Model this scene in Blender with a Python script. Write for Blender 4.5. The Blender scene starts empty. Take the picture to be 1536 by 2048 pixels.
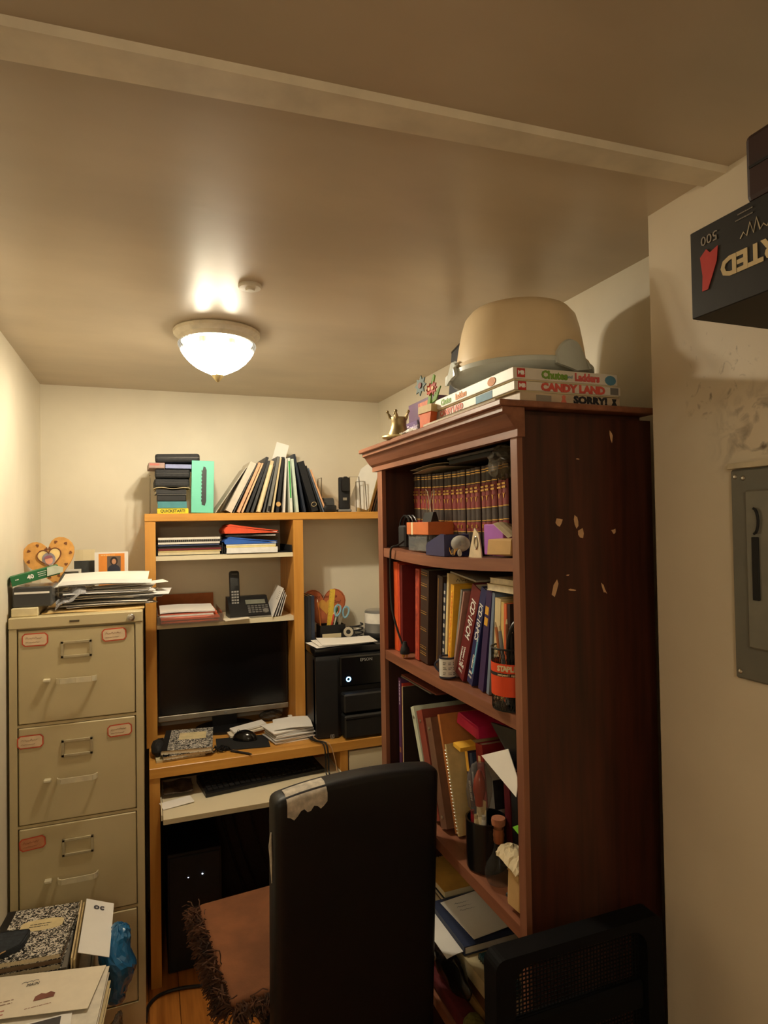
import bpy, bmesh, math, random
from mathutils import Vector, Matrix, Euler
random.seed(7)
PI = math.pi
SC = bpy.context.scene
COL = SC.collection
def lin(c):
    out = []
    for v in c[:3]:
        v = v / 255.0
        out.append(v / 12.92 if v <= .04045 else ((v + .055) / 1.055) ** 2.4)
    return (*out, 1.0)

# ------------------------------------------------------------------ camera
CAM_H, FPX = 1.60, 1259.85
YAW, PITCH, ROLL = math.radians(20.595), math.radians(1.1065), math.radians(-.9622)
_d = Vector((math.sin(YAW) * math.cos(PITCH), math.cos(YAW) * math.cos(PITCH), math.sin(PITCH)))
_r0 = Vector((math.cos(YAW), -math.sin(YAW), 0)); _u0 = _r0.cross(_d)
_r = _r0 * math.cos(ROLL) + _u0 * math.sin(ROLL)
_u = _u0 * math.cos(ROLL) - _r0 * math.sin(ROLL)
cam_data = bpy.data.cameras.new('camera')
cam = bpy.data.objects.new('camera', cam_data); COL.objects.link(cam)
cam_data.sensor_fit = 'HORIZONTAL'; cam_data.sensor_width = 36.0; cam_data.lens = 36.0 * FPX / 1536.0
cam_data.clip_start = .02
mw = Matrix.Identity(4)
for i in range(3):
    mw[i][0] = _r[i]; mw[i][1] = _u[i]; mw[i][2] = -_d[i]
mw[0][3], mw[1][3], mw[2][3] = 0, 0, CAM_H
cam.matrix_world = mw
SC.camera = cam
def at(x, y, X=None, Y=None, Z=None):
    """the point where the sight line through a photo pixel meets a plane of the room"""
    v = _d + _r * ((x - 768) / FPX) - _u * ((y - 1024) / FPX)
    t = X / v.x if X is not None else (Y / v.y if Y is not None else (Z - CAM_H) / v.z)
    return Vector((0, 0, CAM_H)) + v * t

# ------------------------------------------------------------------ world, lights, exposure
world = bpy.data.worlds.new('world'); SC.world = world; world.use_nodes = True
bg = world.node_tree.nodes['Background']; bg.inputs[0].default_value = (1, .75, .5, 1); bg.inputs[1].default_value = .02
BULB = 420.0           # radiance of the two bulbs in the ceiling lamp
SHADE = 24.0           # radiance of the lit glass shade at its brightest
WARM = (1.0, .88, .66)
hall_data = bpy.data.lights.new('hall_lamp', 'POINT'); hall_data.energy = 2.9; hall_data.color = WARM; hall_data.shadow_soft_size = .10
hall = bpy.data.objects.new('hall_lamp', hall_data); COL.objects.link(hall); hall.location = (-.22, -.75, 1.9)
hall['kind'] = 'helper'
vs = SC.view_settings
vs.view_transform = 'Standard'; vs.look = 'None'; vs.gamma = 1.0; vs.use_curve_mapping = False
vs.exposure = 1.9
SC.display_settings.display_device = 'sRGB'
SC.cycles.use_denoising = True
SC.cycles.max_bounces = 8; SC.cycles.diffuse_bounces = 4; SC.cycles.transparent_max_bounces = 12
SC.cycles.caustics_reflective = False; SC.cycles.caustics_refractive = False
SC.cycles.sample_clamp_indirect = 3.0

# ------------------------------------------------------------------ materials
_m = {}
def _nodes(name):
    m = bpy.data.materials.new(name); m.use_nodes = True
    nt = m.node_tree; nt.nodes.clear()
    o = nt.nodes.new('ShaderNodeOutputMaterial'); b = nt.nodes.new('ShaderNodeBsdfPrincipled')
    nt.links.new(b.outputs[0], o.inputs[0])
    return m, nt, b, o
def mat(key, c, rough=.6, metal=0.0, var=.12, scale=30, bump=0.0, bscale=200, stretch=None, spec=.5, coat=0.0, c2=None, lo=.35, hi=.65):
    if key in _m: return _m[key]
    m, nt, b, o = _nodes(key)
    N, L = nt.nodes.new, nt.links.new
    tc = N('ShaderNodeTexCoord'); mp = N('ShaderNodeMapping'); L(tc.outputs['Object'], mp.inputs[0])
    if stretch: mp.inputs['Scale'].default_value = stretch
    nz = N('ShaderNodeTexNoise'); nz.inputs['Scale'].default_value = scale; nz.inputs['Detail'].default_value = 5
    L(mp.outputs[0], nz.inputs['Vector'])
    rp = N('ShaderNodeValToRGB'); a = lin(c)
    rp.color_ramp.elements[0].position = lo; rp.color_ramp.elements[1].position = hi
    rp.color_ramp.elements[0].color = lin(c2) if c2 else tuple(v * (1 - var) for v in a[:3]) + (1,)
    rp.color_ramp.elements[1].color = a if c2 else tuple(min(1, v * (1 + var * .5)) for v in a[:3]) + (1,)
    L(nz.outputs['Fac'], rp.inputs[0]); L(rp.outputs[0], b.inputs['Base Color'])
    b.inputs['Roughness'].default_value = rough; b.inputs['Metallic'].default_value = metal
    b.inputs['Specular IOR Level'].default_value = spec
    if coat: b.inputs['Coat Weight'].default_value = coat; b.inputs['Coat Roughness'].default_value = .15
    if bump:
        n2 = N('ShaderNodeTexNoise'); n2.inputs['Scale'].default_value = bscale; L(mp.outputs[0], n2.inputs['Vector'])
        bp = N('ShaderNodeBump'); bp.inputs['Strength'].default_value = bump; bp.inputs['Distance'].default_value = .002
        L(n2.outputs['Fac'], bp.inputs['Height']); L(bp.outputs[0], b.inputs['Normal'])
    _m[key] = m
    return m
def clear(key, c=(255, 255, 255), transp=.75, rough=.08, haze=.35):
    """thin clear plastic or glass: mostly see-through, a little gloss and haze"""
    if key in _m: return _m[key]
    m, nt, b, o = _nodes(key); N, L = nt.nodes.new, nt.links.new
    b.inputs['Base Color'].default_value = tuple(v * haze for v in lin(c)[:3]) + (1,); b.inputs['Roughness'].default_value = rough
    t = N('ShaderNodeBsdfTransparent'); t.inputs[0].default_value = lin(c)
    fr = N('ShaderNodeLayerWeight'); fr.inputs[0].default_value = .25
    mr = N('ShaderNodeMapRange'); mr.inputs['From Min'].default_value = 0; mr.inputs['From Max'].default_value = 1
    mr.inputs['To Min'].default_value = 1 - transp; mr.inputs['To Max'].default_value = min(1, 1 - transp + .5)
    L(fr.outputs['Facing'], mr.inputs[0])
    mx = N('ShaderNodeMixShader'); L(mr.outputs[0], mx.inputs[0]); L(t.outputs[0], mx.inputs[1]); L(b.outputs[0], mx.inputs[2])
    L(mx.outputs[0], o.inputs[0]); _m[key] = m
    return m
def emit(key, c, s):
    if key in _m: return _m[key]
    m, nt, b, o = _nodes(key)
    b.inputs['Emission Color'].default_value = c if len(c) == 4 else lin(c); b.inputs['Emission Strength'].default_value = s
    b.inputs['Base Color'].default_value = lin((240, 230, 210)) if len(c) == 4 else lin(c); _m[key] = m
    return m
def lamp_glass():
    """ribbed glass lit from inside: bright where the bulbs stand behind it, dimmer at the rim"""
    m, nt, b, o = _nodes('lamp_glass'); N, L = nt.nodes.new, nt.links.new
    tc = N('ShaderNodeTexCoord'); sp = N('ShaderNodeSeparateXYZ'); L(tc.outputs['Object'], sp.inputs[0])
    at2 = N('ShaderNodeMath'); at2.operation = 'ARCTAN2'; L(sp.outputs['Y'], at2.inputs[0]); L(sp.outputs['X'], at2.inputs[1])
    mu = N('ShaderNodeMath'); mu.operation = 'MULTIPLY'; L(at2.outputs[0], mu.inputs[0]); mu.inputs[1].default_value = 45
    co = N('ShaderNodeMath'); co.operation = 'COSINE'; L(mu.outputs[0], co.inputs[0])
    rib = N('ShaderNodeMapRange'); rib.inputs['From Min'].default_value = -1; rib.inputs['To Min'].default_value = .45; L(co.outputs[0], rib.inputs[0])
    rp = N('ShaderNodeMapRange'); rp.interpolation_type = 'SMOOTHSTEP'; rp.inputs['From Min'].default_value = -.054; rp.inputs['From Max'].default_value = -.118
    rp.inputs['To Min'].default_value = .007; rp.inputs['To Max'].default_value = 1.0; L(sp.outputs['Z'], rp.inputs[0])
    st = N('ShaderNodeMath'); st.operation = 'MULTIPLY'; L(rib.outputs[0], st.inputs[0]); L(rp.outputs[0], st.inputs[1])
    s2 = N('ShaderNodeMath'); s2.operation = 'MULTIPLY'; L(st.outputs[0], s2.inputs[0]); s2.inputs[1].default_value = SHADE
    nt.nodes.remove(b)
    t = N('ShaderNodeBsdfTransparent'); em = N('ShaderNodeEmission'); em.inputs[0].default_value = (*WARM, 1); L(s2.outputs[0], em.inputs[1])
    op = N('ShaderNodeMapRange'); op.inputs['From Min'].default_value = .01; op.inputs['From Max'].default_value = .35; op.inputs['To Min'].default_value = .97; op.inputs['To Max'].default_value = .45; L(rp.outputs[0], op.inputs[0])
    mx = N('ShaderNodeMixShader'); L(op.outputs[0], mx.inputs[0])
    L(t.outputs[0], mx.inputs[1]); L(em.outputs[0], mx.inputs[2]); L(mx.outputs[0], o.inputs[0])
    return m
def marbled():
    """the black and white marbled cover of a composition book"""
    if 'marbled' in _m: return _m['marbled']
    m, nt, b, o = _nodes('marbled'); N, L = nt.nodes.new, nt.links.new
    tc = N('ShaderNodeTexCoord'); nz = N('ShaderNodeTexNoise'); nz.inputs['Scale'].default_value = 120; nz.inputs['Detail'].default_value = 2
    nz.inputs['Distortion'].default_value = 1.6
    L(tc.outputs['Object'], nz.inputs['Vector'])
    rp = N('ShaderNodeValToRGB'); rp.color_ramp.elements[0].position = .50; rp.color_ramp.elements[1].position = .54
    rp.color_ramp.elements[0].color = lin((22, 21, 20)); rp.color_ramp.elements[1].color = lin((225, 218, 205))
    L(nz.outputs['Fac'], rp.inputs[0]); L(rp.outputs[0], b.inputs['Base Color']); b.inputs['Roughness'].default_value = .45
    _m['marbled'] = m
    return m
def wood(key, c, c2, axis='z', rough=.4, scale=14, bump=.05):
    st = {'x': (1.0, 14, 14), 'y': (14, 1.0, 14), 'z': (14, 14, 1.0)}[axis]
    return mat(key, c, rough, 0, scale=scale / 4, stretch=st, c2=c2, lo=.3, hi=.72, bump=bump, bscale=12)
W = dict
paper = lambda: mat('paper_white', (244, 240, 234), .85, var=.04, scale=8)
cream = lambda: mat('paper_cream', (232, 216, 176), .85, var=.06, scale=9)
kraft = lambda: mat('kraft_paper', (206, 168, 112), .85, var=.1, scale=20)
pages = lambda: mat('page_edges', (226, 212, 182), .9, var=.18, scale=60, stretch=(40, 1, 1))
black = lambda: mat('black_plastic', (20, 20, 22), .42, var=.2, scale=50)
blackm = lambda: mat('black_matte', (24, 24, 26), .75, var=.25, scale=40)
grey = lambda: mat('grey_plastic', (120, 120, 118), .5, var=.1)
steel = lambda: mat('bright_steel', (205, 200, 190), .28, metal=1, var=.08)
ink = lambda: mat('dark_ink', (42, 40, 44), .8, var=.05)
gold = lambda: mat('gold_foil', (214, 168, 88), .35, metal=.6, var=.12, scale=120)
white = lambda: mat('white_print', (246, 244, 240), .7, var=.02)
def cm(c, rough=.6, **k): return mat('cover_%02x%02x%02x_%d' % (c[0], c[1], c[2], int(rough * 100)), c, rough, **k)

# ------------------------------------------------------------------ mesh builder
class MB:
    def __init__(s): s.bm = bmesh.new()
    def box(s, x0, x1, y0, y1, z0, z1, bev=0.0, seg=1, M=None):
        r = bmesh.ops.create_cube(s.bm, size=1.0); vs_ = r['verts']
        for v in vs_: v.co = Vector(((x0 + x1) / 2 + v.co.x * (x1 - x0), (y0 + y1) / 2 + v.co.y * (y1 - y0), (z0 + z1) / 2 + v.co.z * (z1 - z0)))
        if bev:
            es = list({e for v in vs_ for e in v.link_edges})
            r = bmesh.ops.bevel(s.bm, geom=es, offset=bev, segments=seg, profile=.5, affect='EDGES')
            vs_ = list({v for f in r['faces'] for v in f.verts} | {v for v in vs_ if v.is_valid})
        if M is not None: bmesh.ops.transform(s.bm, matrix=M, verts=vs_)
        return s
    def tube(s, pts, r, n=8, close=False, cap=True):
        pts = [Vector(p) for p in pts]; rings = []; k = len(pts); up = None
        for i, p in enumerate(pts):
            if close: t = pts[(i + 1) % k] - pts[i - 1]
            else: t = pts[min(i + 1, k - 1)] - pts[max(i - 1, 0)]
            t.normalize()
            if up is None: up = t.orthogonal().normalized()
            up = (up - t * up.dot(t)); up = up.normalized() if up.length > 1e-6 else t.orthogonal().normalized()
            w = t.cross(up); rr = r[i] if isinstance(r, (list, tuple)) else r
            rings.append([s.bm.verts.new(p + (up * math.cos(2 * PI * j / n) + w * math.sin(2 * PI * j / n)) * rr) for j in range(n)])
        for i in range(k if close else k - 1):
            a, b = rings[i], rings[(i + 1) % k]
            for j in range(n): s.bm.faces.new((a[j], a[(j + 1) % n], b[(j + 1) % n], b[j]))
        if cap and not close:
            s.bm.faces.new(rings[0][::-1]); s.bm.faces.new(rings[-1])
        return s
    def lathe(s, prof, n=32, mod=None, c=(0, 0, 0), arc=2 * PI):
        rings = []; full = abs(arc - 2 * PI) < 1e-6; m = n if full else n + 1
        for r, z in prof:
            rings.append([s.bm.verts.new((c[0] + (r * (mod(arc * j / n, z) if mod else 1)) * math.cos(arc * j / n), c[1] + (r * (mod(arc * j / n, z) if mod else 1)) * math.sin(arc * j / n), c[2] + z)) for j in range(m)])
        for a, b in zip(rings, rings[1:]):
            for j in range(n):
                q = (a[j], a[(j + 1) % m], b[(j + 1) % m], b[j])
                try: s.bm.faces.new(q)
                except ValueError: pass
        return s
    def prism(s, poly, h, M=None):
        """polygon in x, y pushed up along z by h, then moved by M"""
        a = [s.bm.verts.new((p[0], p[1], 0)) for p in poly]; b = [s.bm.verts.new((p[0], p[1], h)) for p in poly]
        k = len(poly)
        s.bm.faces.new(a[::-1]); s.bm.faces.new(b)
        for j in range(k): s.bm.faces.new((a[j], a[(j + 1) % k], b[(j + 1) % k], b[j]))
        if M is not None: bmesh.ops.transform(s.bm, matrix=M, verts=a + b)
        return s
    def sheet(s, w, d, f=None, nx=6, ny=6, th=.0008, M=None):
        f = f or (lambda u, v: 0)
        def grid(o): return [[s.bm.verts.new((w * i / nx, d * j / ny, f(i / nx, j / ny) + o)) for j in range(ny + 1)] for i in range(nx + 1)]
        a, b = grid(0), grid(th)
        for i in range(nx):
            for j in range(ny):
                s.bm.faces.new((a[i][j], a[i][j + 1], a[i + 1][j + 1], a[i + 1][j])); s.bm.faces.new((b[i][j], b[i + 1][j], b[i + 1][j + 1], b[i][j + 1]))
        for i in range(nx):
            s.bm.faces.new((a[i][0], a[i + 1][0], b[i + 1][0], b[i][0])); s.bm.faces.new((a[i + 1][ny], a[i][ny], b[i][ny], b[i + 1][ny]))
        for j in range(ny):
            s.bm.faces.new((a[0][j + 1], a[0][j], b[0][j], b[0][j + 1])); s.bm.faces.new((a[nx][j], a[nx][j + 1], b[nx][j + 1], b[nx][j]))
        if M is not None: bmesh.ops.transform(s.bm, matrix=M, verts=[v for g in (a, b) for q in g for v in q])
        return s
    def quad(s, a, b, c, d, e, f, g, h):
        v = [s.bm.verts.new(p) for p in (a, b, c, d, e, f, g, h)]
        for q in ((0, 3, 2, 1), (4, 5, 6, 7), (0, 1, 5, 4), (1, 2, 6, 5), (2, 3, 7, 6), (3, 0, 4, 7)): s.bm.faces.new([v[i] for i in q])
        return s
    def ball(s, c, r, sx=1, sy=1, sz=1, u=16, v=10):
        bmesh.ops.create_uvsphere(s.bm, u_segments=u, v_segments=v, radius=r, matrix=Matrix.Translation(c) @ Matrix.Diagonal((sx, sy, sz, 1)))
        return s
    def crumple(s, amp, seed=0):
        rnd = random.Random(seed)
        for v in s.bm.verts: v.co += Vector((rnd.uniform(-amp, amp), rnd.uniform(-amp, amp), rnd.uniform(-amp, amp)))
        return s
def obj(name, mb, m, parent=None, smooth=False, kind=None):
    me = bpy.data.meshes.new(name)
    bmesh.ops.recalc_face_normals(mb.bm, faces=mb.bm.faces)
    mb.bm.to_mesh(me); mb.bm.free()
    if smooth:
        for p in me.polygons: p.use_smooth = True
        try: me.set_sharp_from_angle(angle=.7)
        except Exception: pass
    me.materials.append(m)
    o = bpy.data.objects.new(name, me); COL.objects.link(o)
    if parent: o.parent = parent
    if kind: o['kind'] = kind
    return o
def tag(o, label, cat, group=None, kind=None):
    o['label'] = label; o['category'] = cat
    if group: o['group'] = group
    if kind: o['kind'] = kind
    return o
def T(name, label, cat, loc=(0, 0, 0), rot=(0, 0, 0), group=None):
    o = bpy.data.objects.new(name, None); COL.objects.link(o); o.empty_display_size = .05
    o.location = loc; o.rotation_euler = rot
    return tag(o, label, cat, group)
def solo(name, label, cat, mb, m, loc=(0, 0, 0), rot=(0, 0, 0), group=None, smooth=False, kind=None):
    o = obj(name, mb, m, None, smooth); o.location = loc; o.rotation_euler = rot
    return tag(o, label, cat, group, kind)
def struct(name, mb, m, parent=None):
    o = obj(name, mb, m, parent)
    if not parent: o['kind'] = 'structure'
    return o
def dup(root, loc, rot=None, label=None):
    r = root.copy(); COL.objects.link(r); r.location = loc
    if rot is not None: r.rotation_euler = rot
    if label: r['label'] = label
    for ch in list(root.children):
        c = ch.copy(); COL.objects.link(c); c.parent = r
        for g in ch.children:
            d = g.copy(); COL.objects.link(d); d.parent = c
    return r
X_, Y_, Z_ = Vector((1, 0, 0)), Vector((0, 1, 0)), Vector((0, 0, 1))
def frame(o, xd, yd):
    xd, yd = Vector(xd).normalized(), Vector(yd).normalized(); zd = xd.cross(yd)
    m = Matrix.Identity(4)
    for i in range(3): m[i][0] = xd[i]; m[i][1] = yd[i]; m[i][2] = zd[i]; m[i][3] = o[i]
    return m
def text(parent, s, size, m, o, xd, yd, align='CENTER', fat=0.0, squash=1.0, name='lettering', shear=0.0):
    cu = bpy.data.curves.new('lettering', 'FONT'); cu.body = s; cu.size = size; cu.align_x = align; cu.align_y = 'CENTER'
    cu.extrude = .0003; cu.offset = fat; cu.resolution_u = 2; cu.shear = shear
    t = bpy.data.objects.new('t', cu); COL.objects.link(t)
    me = bpy.data.meshes.new_from_object(t.evaluated_get(bpy.context.evaluated_depsgraph_get()))
    bpy.data.objects.remove(t); bpy.data.curves.remove(cu)
    me.transform(frame(o, xd, yd) @ Matrix.Diagonal((squash, 1, 1, 1)))
    me.materials.clear(); me.materials.append(m)
    ob = bpy.data.objects.new(name, me); COL.objects.link(ob); ob.parent = parent
    return ob
def lines(parent, m, o, xd, yd, w, n, pitch, th=.0012, seed=0, name='printed_lines'):
    """rows of print too small to read"""
    rnd = random.Random(seed); mb = MB(); F = frame(o, xd, yd)
    for i in range(n):
        x = 0.0; end = w * rnd.uniform(.6, 1)
        while x < end:
            l = rnd.uniform(.04, .16) * w
            mb.box(x, min(end, x + l), -i * pitch - th / 2, -i * pitch + th / 2, 0, .0003, M=F); x += l + .025 * w
    return obj(name, mb, m, parent, kind='stuff')
def scribble(parent, m, o, xd, yd, w, h, seed=0, th=.0005, name='handwriting'):
    rnd = random.Random(seed); mb = MB(); F = frame(o, xd, yd)
    k = max(8, int(w / .004)); pts = [F @ Vector((w * i / k, (h if i % 2 else 0) * rnd.uniform(.2, 1), .0003)) for i in range(k)]
    mb.tube(pts, th, 3)
    return obj(name, mb, m, parent)
def book(label, t, d, h, loc, lean=0.0, rz=0.0, cover=(90, 30, 30), name='book', cat='book', rough=.55, soft=False, pm=None, group=None, mcover=None, rx=0.0):
    """a closed book or folder; spine on its local y = 0 face, thickness along x, standing on z = 0"""
    r = T(name, label, cat, loc, (rx, lean, rz), group)
    c = min(.0025, t * .18) if not soft else min(.0008, t * .25); e = 0 if soft else .003
    mb = MB(); mb.box(0, c, 0, d, 0, h); mb.box(t - c, t, 0, d, 0, h); mb.box(c, t - c, 0, c * 1.2, 0, h)
    obj('cover', mb, mcover or cm(cover, rough), r)
    obj('pages', MB().box(c, t - c, c * 1.2, d - (e or .004), e or .002, h - (e or .003)), pm or pages(), r)
    return r
def poly_item(t, h, a):
    c, s = math.cos(a), math.sin(a); lift = t * s if a > 0 else 0
    P = [(x * c + z * s, -x * s + z * c + lift) for x, z in ((0, 0), (t, 0), (t, h), (0, h))]
    return P, lift
def overlap2(A, B):
    for P in (A, B):
        for i in range(4):
            ex, ez = P[(i + 1) % 4][0] - P[i][0], P[(i + 1) % 4][1] - P[i][1]; n = (ez, -ex)
            a = [p[0] * n[0] + p[1] * n[1] for p in A]; b = [p[0] * n[0] + p[1] * n[1] for p in B]
            if max(a) <= min(b) or max(b) <= min(a): return False
    return True
def pack(items, x0):
    """(thickness, height, lean, gap) -> shelf positions so that neighbours touch but do not cross"""
    out, placed = [], []
    x = x0
    for t, h, a, gap in items:
        P, lift = poly_item(t, h, a); s = x
        if isinstance(gap, tuple): s = gap[1]
        elif placed:
            s = x + .4
            while not any(overlap2([(p[0] + s, p[1]) for p in P], q) for q in placed): s -= .0008
            s += .0012 + gap
        placed.append([(p[0] + s, p[1]) for p in P]); out.append((s, lift)); x = s
    return out
R_ = math.radians

# ================================================================== THE ROOM
XL, XR, YB, ZC, XJ, YJ = -.402, 1.056, 2.863, 2.19, .917, .953
def wall_mat(key, c, scuffs=False):
    m = mat(key, c, .55, var=.07, scale=3.2, bump=.12, bscale=60)
    if scuffs:
        nt = m.node_tree; N, L = nt.nodes.new, nt.links.new
        b = [n for n in nt.nodes if n.type == 'BSDF_PRINCIPLED'][0]; src = b.inputs['Base Color'].links[0].from_socket
        tc = [n for n in nt.nodes if n.type == 'TEX_COORD'][0]
        def blot(centre, size, scale, lo, hi, c, amt, src):
            mp = N('ShaderNodeMapping'); mp.vector_type = 'TEXTURE'; mp.inputs['Location'].default_value = centre; mp.inputs['Scale'].default_value = size
            L(tc.outputs['Object'], mp.inputs[0])
            ln = N('ShaderNodeVectorMath'); ln.operation = 'LENGTH'; L(mp.outputs[0], ln.inputs[0])
            fall = N('ShaderNodeMapRange'); fall.inputs['From Min'].default_value = 1.0; fall.inputs['From Max'].default_value = .3
            L(ln.outputs['Value'], fall.inputs[0])
            nz = N('ShaderNodeTexNoise'); nz.inputs['Scale'].default_value = scale; nz.inputs['Detail'].default_value = 8; nz.inputs['Distortion'].default_value = 1.2
            L(tc.outputs['Object'], nz.inputs['Vector'])
            r = N('ShaderNodeMapRange'); r.inputs['From Min'].default_value = lo; r.inputs['From Max'].default_value = hi; L(nz.outputs['Fac'], r.inputs[0])
            mu = N('ShaderNodeMath'); mu.operation = 'MULTIPLY'; L(fall.outputs[0], mu.inputs[0]); L(r.outputs[0], mu.inputs[1])
            m2 = N('ShaderNodeMath'); m2.operation = 'MULTIPLY'; L(mu.outputs[0], m2.inputs[0]); m2.inputs[1].default_value = amt
            mx = N('ShaderNodeMixRGB'); L(m2.outputs[0], mx.inputs[0]); L(src, mx.inputs[1]); mx.inputs[2].default_value = lin(c)
            return mx.outputs[0]
        src = blot((XJ, .74, 1.74), (.3, .10, .10), 22, .46, .68, (82, 58, 42), .9, src)
        src = blot((XJ, .80, 1.86), (.3, .09, .16), 38, .60, .70, (96, 74, 54), .7, src)
        src = blot((XJ, .84, 1.76), (.3, .16, .18), 7, .42, .6, (226, 216, 196), .5, src)
        L(src, b.inputs['Base Color'])
    return m
PAINT = wall_mat('wall_paint', (236, 228, 208))
PAINT2 = wall_mat('wall_paint_scuffed', (224, 210, 186), True)
struct('wall_back', MB().box(XL - .1, XR + .1, YB, YB + .1, -.05, ZC), PAINT)
struct('wall_left', MB().box(XL - .1, XL, -1.6, YB, -.05, ZC), PAINT)
struct('wall_right', MB().box(XR, XR + .1, YJ - .05, YB, -.05, ZC), PAINT)
jut = struct('wall_corner', MB().box(XJ, XR + .1, -1.6, YJ, -.05, ZC), PAINT2)
struct('wall_front', MB().box(XL - .1, XR + .1, -1.7, -1.6, -.05, ZC), PAINT)
# semi-gloss ceiling
cmx = mat('ceiling_paint', (204, 188, 164), .32, var=.14, scale=1.6, spec=.5, bump=.12, bscale=16, stretch=(.9, 1.9, 1))
struct('ceiling', MB().box(XL - .1, XR + .1, -1.7, YB + .1, ZC, ZC + .1), cmx)
# the painted batten across the ceiling
mb = MB()
a0, a1, b0, b1 = (XL, .893), (XJ, .822), (XL, .829), (XJ, .777)
mb.quad((a0[0], b0[1], ZC - .009), (b1[0], b1[1], ZC - .009), (a1[0], a1[1], ZC - .009), (a0[0], a0[1], ZC - .009), (a0[0], b0[1] - .006, ZC), (b1[0], b1[1] - .006, ZC), (a1[0], a1[1] + .006, ZC), (a0[0], a0[1] + .006, ZC))
struct('trim_1', mb, mat('batten_paint', (226, 214, 190), .5, var=.12, scale=14, bump=.1, bscale=90))
# floor: boards running away from the camera
fl = struct('floor', MB().box(XL - .1, XR + .1, -1.7, YB, -.06, -.012), mat('subfloor', (60, 38, 22), .9))
FLW = wood('floor_oak', (206, 132, 58), (150, 86, 34), 'y', .32, bump=.03)
bx = XL; k = 0
while bx < XR:
    w = min(.098, XR - bx)
    cuts = [-1.6, random.uniform(-.9, .3), random.uniform(1.0, 2.0), YB]
    for y0, y1 in zip(cuts, cuts[1:]):
        struct('plank', MB().box(bx + .0008, bx + w - .0008, y0 + .001, y1 - .001, -.012, 0, .0012), FLW, fl)
    bx += w

# ================================================================== CEILING LAMP
LX, LY = .203, 1.95
lamp = T('ceiling_light', 'round ribbed glass flush ceiling lamp, lit and glowing', 'lamp', (LX, LY, ZC))
obj('pan', MB().lathe([(0, 0), (.124, 0), (.128, -.004), (.127, -.012), (.118, -.019), (.112, -.022), (.108, -.034), (.106, -.034), (.106, -.02), (0, -.018)], 48), mat('lamp_pan', (236, 226, 204), .4, metal=.1), lamp, True)
prof = [(.105, -.034), (.112, -.037), (.1135, -.043), (.110, -.051), (.105, -.062), (.096, -.076), (.083, -.091), (.065, -.106), (.044, -.118), (.027, -.126), (.016, -.131)]
glass = lamp_glass()
obj('glass_shade', MB().lathe(prof, 180, mod=lambda a, z: 1 + .016 * math.cos(45 * a) * (1 if z > -.118 else .3)), glass, lamp, True)
obj('finial', MB().lathe([(.016, -.129), (.019, -.133), (.014, -.139), (.008, -.147), (.003, -.152), (0, -.153)], 24), mat('lamp_finial', (226, 206, 150), .3, metal=.5), lamp, True)
for s in (-1, 1):
    obj('bulb', MB().ball((s * .04, 0, -.066), .019, u=12, v=8), emit('bulb_glow', (*WARM, 1), BULB), lamp, True)
    obj('socket', MB().lathe([(.012, -.018), (.012, -.04), (.010, -.048)], 12, c=(s * .04, 0, 0)), cream(), lamp)
solo('ceiling_sensor', 'small round white sensor cap stuck on the ceiling near the lamp', 'sensor', MB().lathe([(0, 0), (.028, 0), (.029, -.004), (.026, -.008), (.012, -.009), (.010, -.014), (0, -.014)], 28), mat('cap_white', (232, 226, 210), .5), (.24, 1.545, ZC), smooth=True)

# ================================================================== FILING CABINET
CX0, CX1, CY, CYB, CH = -.394, -.018, 2.18, 2.853, 1.335
ENAMEL = mat('tan_enamel', (205, 189, 148), .38, var=.05, scale=6, bump=.03, bscale=300)
fc = T('filing_cabinet', 'tall tan metal filing cabinet with four drawers beside the desk', 'cabinet', (CX0, CY, 0))
CW, CD = CX1 - CX0, CYB - CY
mb = MB(); mb.box(0, CW, .022, CD, 0, CH - .004)
mb.box(0, .021, 0, .022, 0, CH - .036); mb.box(CW - .021, CW, 0, .022, 0, CH - .036)
dz = [(1.012, 1.293), (.709, 1.000), (.406, .697), (.103, .394)]
for z in (1.000, .697, .394): mb.box(.021, CW - .021, .004, .022, z + .002, z + .010)
mb.box(.021, CW - .021, 0, .022, 0, .1)
obj('carcass', mb, ENAMEL, fc)
obj('top_lid', MB().box(-.001, CW + .001, -.003, CD, CH - .035, CH, .003), ENAMEL, fc)
obj('lock', MB().lathe([(.0115, 0), (.0115, .006), (.009, .008), (.004, .008), (.004, .005), (0, .005)], 20), steel(), fc, True).matrix_local = Matrix.Translation((CW - .034, -.003, CH - .019)) @ Matrix.Rotation(PI / 2, 4, 'X')
obj('nameplate', MB().box(.165, .193, -.0045, -.003, CH - .022, CH - .016, .0005), mat('plate_dark', (90, 78, 58), .4, metal=.5), fc)
RED = mat('label_red', (206, 82, 52), .7, var=.15); STK = mat('label_cream', (232, 206, 172), .8, var=.08, scale=40)
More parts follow.
